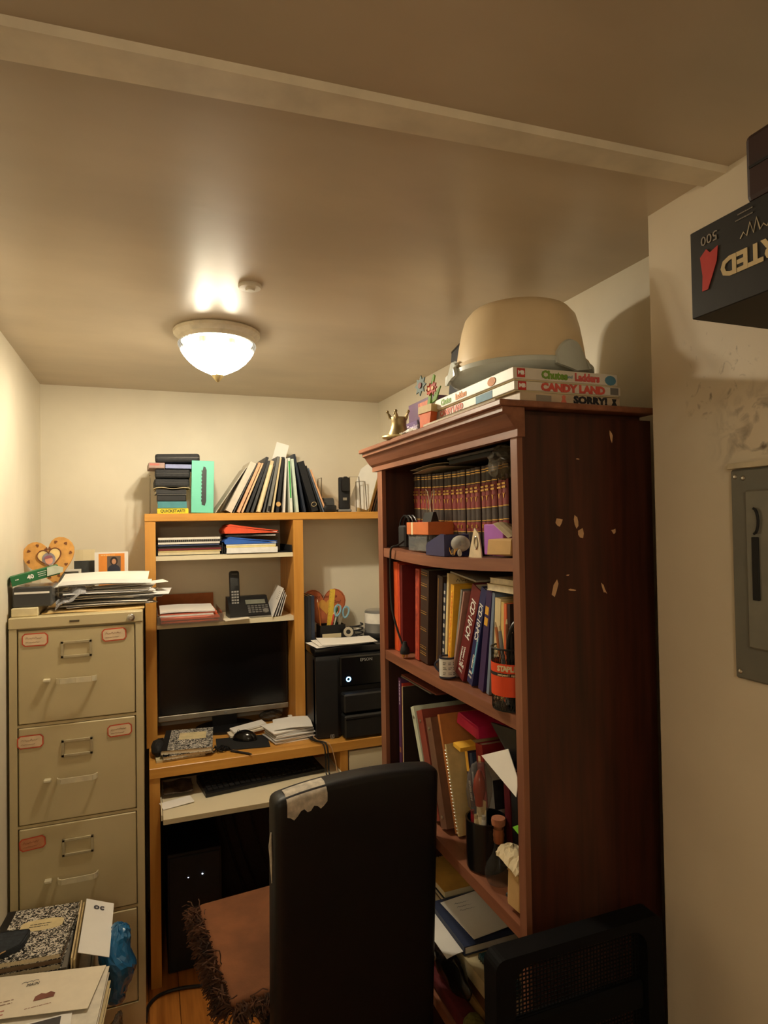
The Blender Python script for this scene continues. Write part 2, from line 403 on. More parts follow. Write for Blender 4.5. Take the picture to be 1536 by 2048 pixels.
def sticker(parent, x, z, w=.071, h=.04, tilt=0.0, seed=0, red=False):
    def octa(w, h, c): return [(-w / 2 + c, -h / 2), (w / 2 - c, -h / 2), (w / 2, -h / 2 + c), (w / 2, h / 2 - c), (w / 2 - c, h / 2), (-w / 2 + c, h / 2), (-w / 2, h / 2 - c), (-w / 2, -h / 2 + c)]
    M = Matrix.Translation((x, -.0005, z)) @ Matrix.Rotation(tilt, 4, 'Y') @ Matrix.Rotation(PI / 2, 4, 'X')
    st = obj('sticker', MB().prism(octa(w, h, .008), .0004, M), RED, parent); st['label'] = 'red-bordered paper label'
    obj('label_face', MB().prism(octa(w - .007, h - .007, .006), .0007, M), mat('label_dimmed', (206, 140, 100), .8) if red else STK, st)  # pale face painted darker on the lower drawer, for the dim light there
    scribble(st, mat('label_ink', (120, 60, 44), .8), M @ Vector((-w * .36, h * .08, .0008)), M.to_3x3() @ X_, M.to_3x3() @ Y_, w * .68, h * .16, seed, .00035)
    scribble(st, mat('label_ink', (120, 60, 44), .8), M @ Vector((-w * .36, -h * .2, .0008)), M.to_3x3() @ X_, M.to_3x3() @ Y_, w * .6, h * .06, seed + 5, .0003)
for i, (z0, z1) in enumerate(dz):
    dr = obj('drawer', MB().box(.024, CW - .024, .0015, .03, z0, z1, .003), ENAMEL, fc)
    zc = z0
    mb = MB(); hx, hz, hw, hh = .184, zc + .217, .088, .052          # card holder frame
    for b in ((-hw / 2, hw / 2, hh / 2 - .008, hh / 2), (-hw / 2, hw / 2, -hh / 2, -hh / 2 + .008), (-hw / 2, -hw / 2 + .008, -hh / 2, hh / 2), (hw / 2 - .008, hw / 2, -hh / 2, hh / 2)):
        mb.box(hx + b[0], hx + b[1], -.0035, .0015, hz + b[2], hz + b[3], .001)
    obj('card_holder', mb, mat('holder_steel', (190, 178, 146), .32, metal=.35), dr)
    mb = MB(); a = zc + .122                                           # pull handle
    pts = [(.128, .0015, a), (.131, -.014, a + .002), (.140, -.023, a + .003), (.184, -.026, a + .004), (.228, -.023, a + .003), (.237, -.014, a + .002), (.240, .0015, a)]
    for p, q in zip(pts, pts[1:]):
        p, q = Vector(p), Vector(q); n = (q - p).cross(Z_).normalized() * .0016; h = Z_ * .008
        mb.quad(p - n - h, q - n - h, q + n - h, p + n - h, p - n + h, q - n + h, q + n + h, p + n + h)
    obj('handle', mb, mat('handle_steel', (226, 216, 186), .3, metal=.15), dr)
    obj('thumb_latch', MB().box(.092, .112, -.016, .0015, zc + .124, zc + .133, .002), mat('handle_steel', (190, 178, 146), .25), dr)
    if i == 0:
        sticker(dr, .070, 1.266, seed=1); sticker(dr, .292, 1.265, .072, .040, R_(-2), 2)
    elif i == 1:
        sticker(dr, .056, .959, seed=3); sticker(dr, .306, .962, .072, .038, R_(-2), 4)
    elif i == 2:
        sticker(dr, .060, .653, .071, .038, R_(-4), 6, True)

# ================================================================== DESK AND HUTCH
MAPLE = wood('maple_z', (214, 156, 76), (196, 134, 58), 'z', .38); MAPLEX = wood('maple_x', (218, 160, 78), (198, 138, 60), 'x', .36)
LAM = mat('white_laminate', (228, 216, 186), .4, var=.03, scale=4); LAME = mat('laminate_edge', (196, 180, 146), .5)
DZ, DF = .76, 2.36
dk = T('computer_desk', 'honey wood computer desk with pull-out cream keyboard tray', 'desk', (0, DF, 0))
W_ = XR - .004
obj('desktop', MB().box(-.002, W_, 0, .495, DZ - .036, DZ, .002), MAPLEX, dk)
obj('side_panel', MB().box(-.002, .033, .006, .49, 0, DZ - .0365), MAPLE, dk)
obj('middle_panel', MB().box(.692, .722, .006, .49, 0, DZ - .0365), MAPLE, dk)
obj('side_panel', MB().box(W_ - .03, W_, .006, .49, 0, DZ - .0365), MAPLE, dk)
obj('shade_board', MB().box(.034, .691, .472, .488, .001, DZ - .038), mat('board_shade', (44, 30, 22), .7), dk)  # added dark board, stands in for the deep shade under the desk
dd = obj('door', MB().box(.728, W_ - .034, .008, .024, .08, DZ - .045, .002), LAM, dk)
hp = [at(740, 1533, Y=DF), at(775, 1537, Y=DF)]
obj('handle', MB().tube([(hp[0].x, .008, hp[0].z - .006), (hp[0].x - .004, -.018, hp[0].z - .004), (hp[0].x + .05, -.022, hp[0].z - .006), (hp[0].x + .10, -.018, hp[0].z - .006), (hp[0].x + .10, .008, hp[0].z - .006)], .0045, 8), blackm(), dd, True)
tr = obj('keyboard_tray', MB().box(.040, .686, -.150, .20, .628, .642, .001), LAM, dk)
obj('front_edge', MB().box(.040, .686, -.1525, -.1502, .627, .643), LAME, tr)
for x in (.034, .687):
    obj('tray_runner', MB().box(x, x + .004, -.13, .40, .632, .650), LAM, tr)
# hutch
hu = T('desk_hutch', 'honey wood hutch with cream shelves standing on the desk', 'shelf unit', (0, 2.58, DZ))
HT = 1.655 - DZ
obj('side_panel', MB().box(-.010, .029, 0, .28, .0005, HT - .031), MAPLE, hu)
obj('side_panel', MB().box(.566, .607, 0, .28, .0005, HT - .031), MAPLE, hu)
obj('top_board', MB().box(-.011, XR - .006, -.002, .28, HT - .030, HT, .002), MAPLEX, hu)
for z in (1.49, 1.226):
    obj('shelf', MB().box(.0295, .5655, .012, .275, z - DZ - .018, z - DZ), LAM, hu)

# ================================================================== BOOKCASE
BX, BY0, BY1, BXB, BH = .66, 1.032, 1.808, .985, 1.83
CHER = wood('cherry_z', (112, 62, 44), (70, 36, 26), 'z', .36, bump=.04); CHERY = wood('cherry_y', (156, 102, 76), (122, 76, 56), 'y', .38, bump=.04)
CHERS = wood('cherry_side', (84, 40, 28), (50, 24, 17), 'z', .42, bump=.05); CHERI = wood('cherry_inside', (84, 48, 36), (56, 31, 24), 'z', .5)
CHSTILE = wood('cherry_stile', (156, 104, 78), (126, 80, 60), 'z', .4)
bc = T('bookcase', 'tall dark cherry wood bookcase crammed with books, worn sticker scraps on its side', 'bookcase', (BX, 1.42, 0))
def B(x0, x1, y0, y1, z0, z1, bev=0.0): return MB().box(x0 - BX, x1 - BX, y0 - 1.42, y1 - 1.42, z0, z1, bev)
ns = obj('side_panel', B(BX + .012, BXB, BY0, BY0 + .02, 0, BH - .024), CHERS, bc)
obj('side_panel', B(BX + .012, BXB, BY1 - .02, BY1, 0, BH - .024), CHERI, bc)
obj('stile', B(BX, BX + .012, BY0 - .001, BY0 + .022, 0, 1.775), CHSTILE, bc)
obj('stile', B(BX, BX + .012, BY1 - .038, BY1 + .001, 0, 1.775), CHSTILE, bc)
obj('back_panel', B(BXB - .008, BXB, BY0 + .02, BY1 - .02, 0, BH - .03), CHERI, bc)
# cornice: top board, fillet, crown slope
mb = B(BX - .045, BXB + .002, BY0 - .018, BY1 + .045, BH - .012, BH, .002)
obj('top_board', mb, CHERY, bc)
mb = MB(); F = frame((0, BY1 - 1.42 + .035, 0), (1, 0, 0), (0, 0, 1))
mb.prism([(-.036, 1.8178), (-.036, 1.808), (-.028, 1.804), (-.022, 1.795), (-.012, 1.782), (-.004, 1.776), (-.004, 1.762), (.013, 1.762), (.013, 1.8175)], BY1 - BY0 + .045, F)
obj('crown_moulding', mb, CHERY, bc)
SHELVES = [(1.53, 'a'), (1.225, 'b'), (.825, 'c'), (.42, 'd')]
for z, kx in SHELVES:                        # boards; the upper one sags a little in the middle
    mb = MB(); n = 12; sag = .012 if kx == 'a' else .003
    y0, y1 = BY0 + .0225, BY1 - .0205
    P = [(y0 + (y1 - y0) * i / n - 1.42, z - sag * math.sin(PI * i / n)) for i in range(n + 1)]
    for (ya, za), (yb, zb) in zip(P, P[1:]):
        mb.quad((.002, ya, za - .026), (BXB - BX - .0085, ya, za - .026), (BXB - BX - .0085, yb, zb - .026), (.002, yb, zb - .026), (.002, ya, za), (BXB - BX - .0085, ya, za), (BXB - BX - .0085, yb, zb), (.002, yb, zb))
    bmesh.ops.remove_doubles(mb.bm, verts=mb.bm.verts, dist=1e-5)
    obj('shelf', mb, CHERY, bc)
obj('inner_top', B(BX + .013, BXB - .0085, BY0 + .021, BY1 - .021, BH - .05, BH - .0125), CHERI, bc)
obj('plinth', B(BX + .014, BX + .03, BY0 + .023, BY1 - .021, 0, .09), CHERI, bc)
for px, py, w, h, a in ((1222, 872, .008, .024, -12), (1118, 1045, .016, .020, 20), (1152, 1044, .010, .022, -8), (1162, 1066, .014, .020, 10), (1228, 1063, .012, .012, 0), (1109, 1180, .012, .034, 22), (1208, 1178, .006, .022, -25), (1155, 918, .012, .002, 8), (1136, 1150, .008, .003, 0), (1143, 1180, .02, .004, 5)):
    p = at(px, py, Y=BY0); rnd = random.Random(px)
    poly = [(w * (.5 + rnd.uniform(-.25, .2)) * math.cos(t), h * (.5 + rnd.uniform(-.2, .2)) * math.sin(t)) for t in [i * 2 * PI / 7 for i in range(7)]]
    obj('torn_sticker', MB().prism(poly, .0006, Matrix.Translation((p.x - BX, BY0 - 1.42, p.z)) @ Matrix.Rotation(R_(a), 4, 'Y') @ Matrix.Rotation(PI / 2, 4, 'X')), mat('sticker_residue', (214, 172, 130), .8, var=.1, scale=60), bc)

# ================================================================== ON THE FILING CABINET
TOPZ = CH + .0006
GC = 'loose mail on the filing cabinet'
solo('cream_tray', 'small cream plastic tray at the cabinet top corner by the wall', 'tray', MB().box(-.390, -.318, 2.195, 2.42, TOPZ, TOPZ + .026, .002), mat('tray_cream', (226, 212, 172), .55))
t = T('black_box', 'black box wrapped in clear film, under the green carton by the wall', 'box', (-.388, 2.21, TOPZ + .0275), (0, 0, 0))
obj('carton', MB().box(.002, .105, .002, .15, 0, .060, .002), mat('box_black', (38, 37, 38), .45), t)
obj('film', MB().box(0, .107, 0, .152, -.0006, .062, .004).crumple(.0008, 3), clear('film', (240, 240, 240), .86, .12), t)
obj('strip', MB().box(.004, .10, -.0006, .001, .040, .046), paper(), t)
t = T('green_carton', 'small green carton printed 40 lying tilted on the black box', 'carton', (-.388, 2.205, TOPZ + .092), (0, R_(-14), R_(10)))
GRN = mat('carton_green', (36, 112, 66), .5, var=.06)
obj('carton', MB().box(0, .135, 0, .055, 0, .030, .001), GRN, t)
text(t, '40', .018, white(), (.054, -.0006, .015), X_, Z_, fat=.0008)
lines(t, white(), (.075, -.0006, .022), X_, Z_, .026, 3, .006, .0018, 2)
lines(t, white(), (.012, -.0006, .017), X_, Z_, .014, 1, .006, .003, 4)
obj('flap', MB().prism([(0, 0), (.045, 0), (.05, .014), (.03, .026), (.006, .026)], .0015, Matrix.Translation((.098, -.002, .004)) @ Matrix.Rotation(PI / 2, 4, 'X')), mat('carton_pale', (206, 214, 196), .6), t)
# picture frame with pale rim
p0, p1 = at(112, 1166, Y=2.51), at(162, 1138, Y=2.51)
t = T('picture_frame', 'white framed picture standing half hidden behind the mail', 'picture', (p0.x, 2.51, TOPZ))
fw, fh = p1.x - p0.x, p1.z - TOPZ
mb = MB(); mb.box(0, fw, 0, .012, fh - .008, fh); mb.box(0, fw, 0, .012, 0, .008); mb.box(0, .008, 0, .012, .008, fh - .008); mb.box(fw - .008, fw, 0, .012, .008, fh - .008)
obj('frame', mb, mat('frame_white', (222, 218, 206), .5), t)
obj('picture', MB().box(.008, fw - .008, .004, .011, .008, fh - .008), mat('picture_grey', (120, 122, 118), .3, var=.4, scale=25), t)
# heart frame
def heart(w, h, n=40):
    P = []
    for i in range(n):
        a = 2 * PI * i / n
        P.append((16 * math.sin(a) ** 3 / 32 * w, (13 * math.cos(a) - 5 * math.cos(2 * a) - 2 * math.cos(3 * a) - math.cos(4 * a) + 2.5) / 29 * h))
    return P
c = at(103, 1120, Y=2.478)
t = T('heart_photo', 'tan heart shaped photo frame with brown prints, a baby picture in its middle', 'photo frame', (c.x, 2.478, c.z - .012), (R_(-5), R_(-12), 0))
UP = Matrix.Rotation(PI / 2, 4, 'X')
obj('heart', MB().prism(heart(.162, .172), .012, Matrix.Translation((0, .007, 0)) @ UP), mat('cookie_tan', (214, 158, 84), .8, var=.12, scale=60, bump=.2), t, True)
iv = obj('inner_heart', MB().prism(heart(.072, .066), .003, Matrix.Translation((0, -.0061, .016)) @ UP), mat('cookie_cream', (236, 206, 140), .7), t)
obj('rim', MB().tube([(p[0], -.009, p[1] + .016) for p in heart(.075, .069)], .0022, 6, close=True), mat('brown_edge', (120, 70, 34), .7), iv)
ph = obj('photo', MB().prism([(.021 * math.cos(i * PI / 10), .023 * math.sin(i * PI / 10)) for i in range(20)], .001, Matrix.Translation((-.004, -.0092, .016)) @ UP), mat('photo_blue', (150, 142, 150), .5, var=.3), t)
obj('face', MB().prism([(.012 * math.cos(i * PI / 10), .014 * math.sin(i * PI / 10)) for i in range(20)], .0008, Matrix.Translation((-.004, -.0103, .012)) @ UP), mat('skin_print', (224, 160, 132), .6), ph)
obj('cap', MB().prism([(.0135 * math.cos(i * PI / 10), .010 * math.sin(i * PI / 10)) for i in range(0, 11)], .0009, Matrix.Translation((-.004, -.0112, .019)) @ UP), mat('cap_mauve', (158, 96, 112), .6), ph)
mb = MB()
for i, (px, pz) in enumerate(heart(.138, .144, 15)):
    if i % 1 == 0: mb.prism(heart(.012, .011, 14), .0006, Matrix.Translation((px, -.0062, pz)) @ Matrix.Rotation(i * 1.3, 4, 'Y') @ UP)
obj('heart_prints', mb, mat('brown_edge', (120, 70, 34), .7), t, kind='stuff')
# dark folder, orange card, green frame
p0, p1 = at(148, 1120, Y=2.68), at(190, 1114, Y=2.68)
t = T('dark_folder', 'dark grey folder with loose pages standing between heart frame and orange card', 'folder', (p0.x, 2.68, TOPZ))
obj('cover', MB().box(0, p1.x - p0.x, 0, .004, 0, p0.z - TOPZ - .004), mat('folder_dark', (62, 66, 66), .35, var=.3), t)
obj('pages', MB().sheet(p1.x - p0.x - .004, .18, lambda u, v: .003 * math.sin(5 * u), 5, 3, M=Matrix.Translation((.002, .016, .005)) @ Matrix.Rotation(PI / 2 - .06, 4, 'X')), cream(), t)
p0, p1 = at(189, 1146, Y=2.63), at(256, 1103, Y=2.63)
t = T('orange_card', 'white card with an orange print of a person in dark clothes', 'card', (p0.x, 2.63, TOPZ), (R_(-3), 0, 0))
w, h = p1.x - p0.x, p1.z - TOPZ
obj('card', MB().box(0, w, 0, .002, 0, h), paper(), t)
op = obj('orange_print', MB().box(.014, w - .013, -.0005, 0, .02, h - .006), mat('print_orange', (240, 150, 60), .7, var=.05), t)
zt = h - .016
obj('portrait', MB().box(.044, .092, -.001, -.0005, zt - .062, zt), mat('portrait_ground', (108, 92, 82), .6), t)
for nm, x, z, rx, rz, cc in (('hair', .068, zt - .019, .0135, .0165, (48, 34, 28)), ('face', .068, zt - .021, .0078, .0105, (206, 150, 112)), ('jacket', .068, zt - .052, .022, .02, (40, 44, 62))):
    y = {'hair': .0012, 'face': .0016, 'jacket': .0014}[nm]
    obj(nm, MB().prism([(rx * math.cos(i * PI / 8), max(rz * math.sin(i * PI / 8), -.011 if nm == 'jacket' else -1)) for i in range(16)], .0003, Matrix.Translation((x, -y, z)) @ UP), cm(cc), op)
lines(t, mat('print_pale', (255, 214, 150), .7), (.022, -.0007, h - .012), X_, Z_, .07, 1, .004, .0028, 3)
p0 = at(283, 1150, Y=2.53)
t = T('green_picture', 'thin green picture frame leaning against the hutch side', 'picture', (-.050, 2.44, TOPZ), (0, R_(14), 0))
mb = MB(); mb.box(0, .006, 0, .11, .095, .103); mb.box(0, .006, 0, .007, 0, .103); mb.box(0, .006, .103, .11, 0, .103)
obj('frame', mb, mat('frame_green', (92, 108, 62), .5), t)
obj('picture', MB().box(.002, .004, .006, .105, 0, .096), mat('picture_green', (168, 176, 128), .4, var=.3), t)
# the pile of mail: sheet over sheet
z = TOPZ
t = solo('manila_folder', 'tan manila folder at the bottom of the mail pile', 'folder', MB().sheet(.30, .235, lambda u, v: .004 * v + .002 * math.sin(7 * u), 8, 5, .003, Matrix.Translation((-.312, 2.222, z + .0005))), mat('manila', (222, 190, 130), .8, var=.1))
z += .008
rnd = random.Random(5)
for i in range(16):
    w, d = rnd.choice([(.279, .216), (.241, .105), (.279, .216), (.23, .15)])
    cx, cy, a = rnd.uniform(-.175, -.115), rnd.uniform(2.35, 2.38), R_(rnd.uniform(-12, 12))
    if i in (5, 9, 11): cx += .06
    z += rnd.uniform(.0028, .0042)
    if abs(cx) > 0: cx = max(cx, -.262 + w / 2 * .98)
    wob = rnd.uniform(-.0012, .0012); lift = .05 * (z - TOPZ)
    M = Matrix.Translation((cx, cy, z)) @ Matrix.Rotation(a, 4, 'Z') @ Matrix.Translation((-w / 2, -d / 2, 0))
    o = MB().sheet(w, d, lambda u, v: wob * math.sin(6 * u + i) + lift * v * d, 8, 5, .0018 if d < .16 else .0008, M)
    solo('sheet' if d > .16 else 'envelope', 'white sheet in the sagging mail pile on the filing cabinet' if d > .16 else 'white envelope in the sagging mail pile on the filing cabinet', 'paper' if d > .16 else 'envelope', o, [paper(), mat('paper_grey', (222, 220, 218), .85, var=.04), paper(), mat('paper_warm', (238, 226, 204), .85, var=.04)][i % 4], group=GC if d > .16 else 'envelopes in the mail pile')
z += .004
t = solo('long_envelope', 'thin white envelope poking out of the mail pile towards the hutch', 'envelope', MB().sheet(.24, .105, lambda u, v: .010 * u * u, 6, 3, .0012, Matrix.Translation((-.17, 2.30, z)) @ Matrix.Rotation(R_(9), 4, 'Z')), paper())
z += .012
M = Matrix.Translation((-.285, 2.27, z)) @ Matrix.Rotation(R_(-3), 4, 'Z')
solo('top_sheet', 'large white sheet lying on top of the mail pile, back edge raised', 'paper', MB().sheet(.279, .216, lambda u, v: .028 * v * v + .004 * math.sin(3 * u), 8, 6, .0008, M), paper())
M = Matrix.Translation((-.27, 2.262, z + .004)) @ Matrix.Rotation(R_(-2), 4, 'Z')
o = solo('window_letter', 'printed letter folded across the front of the mail pile', 'letter', MB().sheet(.28, .09, lambda u, v: .006 * v + .003 * math.sin(4 * u) + .001, 8, 3, .0008, M), mat('paper_grey', (222, 220, 218), .85, var=.04))
M = Matrix.Translation((-.272, 2.215, TOPZ + .012)) @ Matrix.Rotation(R_(4), 4, 'Z')
solo('plastic_bag', 'crinkled clear plastic bag lying at the wall end of the mail', 'bag', MB().sheet(.085, .12, lambda u, v: .075 * u * (1 - .4 * u) + .03 * v + .006 * math.sin(9 * u + 3 * v), 12, 10, .0012, M).crumple(.0022, 4), clear('bag_clear', (236, 236, 240), .72, .15, .8), smooth=False)

# ================================================================== ON TOP OF THE HUTCH
HZ = 1.6555
def rackwire(label, pts, r=.0022, group=None):
    return solo('wire_bookend', label, 'bookend', MB().tube(pts, r, 6), mat('wire_dark', (120, 108, 88), .35, metal=.7), smooth=True, group=group)
# stack at the end
x0 = at(311, 1020, Y=2.6).x
t = book('thin yellow guide book at the bottom of the stack on the hutch', .020, .16, .116, (.036, 2.597, HZ + .020), PI / 2, 0, (250, 214, 40), 'guide_book')
text(t, 'QUICKSTART!', .0155, mat('ink_green', (40, 70, 30), .6), (.0105, -.0006, .0575), Z_, -X_, fat=.0005, squash=.94)
t = book('teal hardback book second from the bottom of the hutch stack', .026, .15, .108, (.038, 2.600, HZ + .0475), PI / 2, 0, (70, 138, 148), 'teal_book')
t = T('tape_box', 'flat black box with clear lid above the teal book', 'box', (.036, 2.600, HZ + .0482))
obj('tray', MB().box(0, .108, 0, .13, 0, .024, .002), black(), t); obj('lid', MB().box(-.001, .109, -.001, .131, .0243, .0275, .001), clear('lid_clear', (220, 220, 220), .5), t)
t = book('black notebook just under the crumpled cream paper', .017, .15, .112, (.033, 2.600, HZ + .0945), PI / 2, R_(2), (28, 28, 30), 'black_notebook')
solo('cream_cloth', 'crumpled cream paper squeezed in the middle of the black stack', 'paper', MB().sheet(.135, .14, lambda u, v: .003 * math.sin(9 * u) - .010 * (u - .5) ** 2, 14, 6, .0015, Matrix.Translation((.024, 2.592, HZ + .0995))), cream())
for i, (h, lb) in enumerate(((.032, 'black zipped case resting on the crumpled cream paper'), (.034, 'black zipped case under the grey slab box'))):
    t = T('zip_case', lb, 'case', (.026 + .002 * i, 2.604, HZ + .1045 + i * .0355), (0, 0, R_(1 - 3 * i)))
    obj('shell', MB().box(0, .132, 0, .16, 0, h, .007, 2), mat('case_nylon', (34, 34, 37), .7, var=.3, scale=90, bump=.2), t)
    obj('zip', MB().box(.004, .128, -.0012, .0005, h * .47, h * .55), mat('zip_dark', (60, 58, 56), .4, metal=.5), t)
zz = HZ + .177
t = T('slab_box', 'pinkish grey flat box sticking out sideways from the hutch stack', 'box', (.006, 2.602, zz), (0, 0, R_(2)))
obj('carton', MB().box(0, .060, 0, .15, 0, .022, .002), mat('slab_grey', (168, 140, 130), .6), t); obj('label', MB().box(.004, .04, -.0006, 0, .011, .019), mat('slab_pink', (190, 112, 100), .6), t)
t = book('lilac blue folder lying flat under the top zipped case', .016, .16, .13, (.068, 2.604, zz + .0168), PI / 2, R_(1), (142, 150, 196), 'blue_folder')
t = T('zip_case', 'black zipped case on the very top of the hutch stack', 'case', (.030, 2.604, zz + .0226), (0, R_(-1.5), R_(-2)))
obj('shell', MB().box(0, .168, 0, .15, 0, .034, .009, 2), mat('case_nylon', (34, 34, 37), .7), t); obj('zip', MB().box(.004, .164, -.0012, .0005, .016, .019), mat('zip_dark', (60, 58, 56), .4), t)
p0, p1 = at(381, 1022, Y=2.585), at(426, 922, Y=2.6)
t = T('keyboard_box', 'tall mint green box with a picture of a slim dark keyboard', 'box', (p0.x + .002, 2.59, HZ), (0, R_(1.5), R_(-3)))
w, h = p1.x - p0.x - .004, p1.z - HZ
MINT = mat('mint_carton', (112, 206, 180), .5, var=.03)
obj('carton', MB().box(0, w, 0, .13, .0024, h, .001), MINT, t)
kp = obj('keyboard_print', MB().prism([(-.008, -.074), (.004, -.078), (.009, -.06), (.009, .064), (.004, .076), (-.003, .078), (-.008, .05)], .0005, Matrix.Translation((w * .56, 0, h * .52)) @ UP), mat('print_dark', (44, 52, 54), .5), t)
mb = MB()
for i in range(9): mb.box(w * .56 - .010, w * .56 - .007, -.0009, -.0003, h * .52 - .062 + i * .0145, h * .52 - .053 + i * .0145)
obj('keys_print', mb, mat('print_mid', (28, 34, 36), .5), kp, kind='stuff')
rackwire('thin wire bookend behind the mint green box', [(.008, 2.62, HZ + .002), (.010, 2.60, HZ + .002), (.012, 2.598, HZ + .15), (.010, 2.625, HZ + .15)])
# leaning binders
def lean_row(items, x0, y, z, group=None, rz=0.0, tk=1.0):
    """(label, name, thickness, height, depth, lean deg, gap, cover colour, kind)"""
    items = [(i[0], i[1], i[2] * tk) + tuple(i[3:]) for i in items]
    ps = pack([(i[2], i[3], R_(i[5]), i[6]) for i in items], 0)
    out = []
    for i, (s, lift) in zip(items, ps):
        jit = random.Random(i[0]).uniform(0, .008)
        loc = (x0 + s, y + jit, z + lift) if not rz else (y + jit, x0 - s, z + lift)
        out.append(book(i[0], i[2], i[4], i[3], loc, R_(i[5]), rz, i[7], i[1], i[1].split('_')[-1], i[8] if len(i) > 8 else .5, soft=i[2] < .009, pm=i[9] if len(i) > 9 else None))
    return out
xs = at(427, 1018, Y=2.6).x + .006
g1 = [('clear plastic sleeve at the slanted end of the binder row, by the mint box', 'sleeve', .004, .225, .21, 34, 0, (190, 182, 168)),
      ('thick white binder leaning beside the clear sleeve', 'binder', .030, .225, .22, 27, .002, (214, 204, 188)),
      ('charcoal folder pressed against the white binder', 'folder', .005, .225, .22, 26, 0, (72, 72, 72)),
      ('peach file folder stuffed with paper, next to the charcoal folder', 'folder', .013, .222, .22, 24, .001, (226, 176, 138), .7, cream()),
      ('second peach file folder, thinner, beside the stuffed one', 'folder', .008, .220, .22, 23, .001, (232, 190, 150), .7, cream()),
      ('tall black folder with a pointed top among the peach folders', 'folder', .013, .243, .22, 21, .001, (40, 42, 46)),
      ('dark grey pocket folder between the tall black folder and cream roll', 'folder', .012, .224, .21, 19, 0, (66, 68, 70)),
      ('cream folder bulging with rolled papers in the leaning row', 'folder', .017, .222, .21, 16, 0, (222, 202, 160), .7, paper()),
      ('slate folder behind the rolled papers', 'folder', .008, .232, .21, 13.5, 0, (84, 86, 88)),
      ('grey plastic folder with a metal clip at its foot', 'folder', .013, .236, .21, 11.5, 0, (120, 120, 116)),
      ('narrow cream folder before the black one with a tan tag', 'folder', .008, .230, .21, 9.5, 0, (218, 200, 158), .7, paper()),
      ('black folder with a round tan tag at its foot', 'folder', .014, .232, .21, 7, .001, (34, 36, 40)),
      ('upright white folder in the middle of the binder row', 'folder', .009, .226, .21, 3, .002, (232, 228, 220), .6, paper()),
      ('white folder with a bright green stripe', 'folder', .013, .228, .22, -2, .001, (226, 232, 222), .6, paper()),
      ('mint white folder beside the green striped one', 'folder', .013, .224, .22, -5, .001, (206, 222, 208), .6, paper()),
      ('navy ring binder leaning back over the thick black binder', 'binder', .011, .248, .23, -10, .002, (36, 44, 60)),
      ('thick black binder with a looped pull tab', 'binder', .033, .218, .23, -16, .001, (22, 24, 28)),
      ('thin black folder behind the thick binder', 'folder', .007, .206, .22, -18, .001, (30, 32, 36)),
      ('blue grey folder next to the peach end folder', 'folder', .006, .196, .22, -19, 0, (96, 106, 122)),
      ('peach folder at the wire bookend closing the row', 'folder', .008, .190, .22, -20, 0, (228, 172, 128), .7, cream())]
row = lean_row(g1, xs, 2.596, HZ + .0005, tk=.84)
o = obj('stripe', MB().box(.002, .009, -.0006, .0004, .06, .215), mat('stripe_green', (70, 166, 84), .5), row[13]); o['label'] = 'bright green stripe'
o = obj('tag', MB().lathe([(0, 0), (.010, 0), (.010, .003), (0, .003)], 16).bm and MB().prism([(.010 * math.cos(i * PI / 8), .010 * math.sin(i * PI / 8)) for i in range(16)], .003, Matrix.Translation((.006, -.0005, .034)) @ UP), mat('tag_tan', (206, 164, 100), .6), row[11])
obj('ring', MB().tube([(.016 + .011 * math.cos(i * PI / 7), -.004, .030 + .009 * math.sin(i * PI / 7)) for i in range(14)], .0011, 5, close=True), mat('loop_tan', (190, 170, 130), .5), row[16])
obj('rolled_paper', MB().lathe([(.0075, 0), (.0085, .02), (.0085, .2)], 14, c=(.0085, -.004, .002)), cream(), row[7], True)
obj('clip', MB().box(.002, .011, -.004, -.0003, .006, .026, .001), black(), row[9])
solo('loose_sheet', 'white sheet sticking up above the middle of the binder row', 'paper', MB().sheet(.055, .14, lambda u, v: .004 * u * u, 4, 5, M=Matrix.Translation((.490, 2.715, HZ + .175)) @ Matrix.Rotation(R_(16), 4, 'Y') @ Matrix.Rotation(PI / 2, 4, 'X')), paper())
xe = at(640, 1015, Y=2.62).x + .010
rackwire('wire bookend loop closing the leaning binder row', [(xe + .005, 2.655, HZ + .003), (xe + .006, 2.65, HZ + .150), (xe + .006, 2.71, HZ + .150), (xe + .0, 2.70, HZ + .003)])
# hole punch and stapler
p0, p1 = at(648, 1018, Y=2.6), at(673, 988, Y=2.6)
t = T('tape_dispenser', 'small squat black tape dispenser beside the standing stapler', 'dispenser', (p0.x, 2.597, HZ))
w = p1.x - p0.x
obj('body', MB().box(0, w, 0, .09, 0, .030, .006, 2), black(), t, True); obj('roll', MB().lathe([(.026, -w / 2 + .006), (.029, -w / 2 + .006), (.029, w / 2 - .006), (.026, w / 2 - .006)], 24), mat('punch_grey', (66, 66, 66), .4), t, True).matrix_local = Matrix.Translation((w / 2, .045, .034)) @ Matrix.Rotation(PI / 2, 4, 'Y')
obj('lid', MB().prism([(0, .028), (.075, .030), (.06, .058), (.03, .062), (.012, .052)], w * .2, frame((w * .02, .01, 0), Y_, Z_) @ Matrix.Translation((0, 0, -w * 0))), blackm(), t)
p0, p1 = at(677, 1018, Y=2.6), at(702, 953, Y=2.6)
t = T('stapler', 'black stapler standing upright on its end on the hutch top', 'stapler', (p0.x, 2.60, HZ))
w = p1.x - p0.x; h = p1.z - HZ
obj('base', MB().box(.0, w, -.005, .035, 0, .012, .003), grey(), t)
obj('body', MB().box(.004, w - .004, .002, .018, .012, h * .98, .006, 2), blackm(), t, True)
obj('head', MB().prism([(-.015, 0), (.015, 0), (.017, .03), (.014, .052), (.005, .062), (-.005, .062), (-.014, .052), (-.017, .03)], .02, frame((w / 2, -.0185 + .020, h - .0635), X_, Z_)), black(), t, True)
obj('staple_slot', MB().box(w / 2 - .009, w / 2 + .009, -.0008, .003, .05, .062), steel(), t)
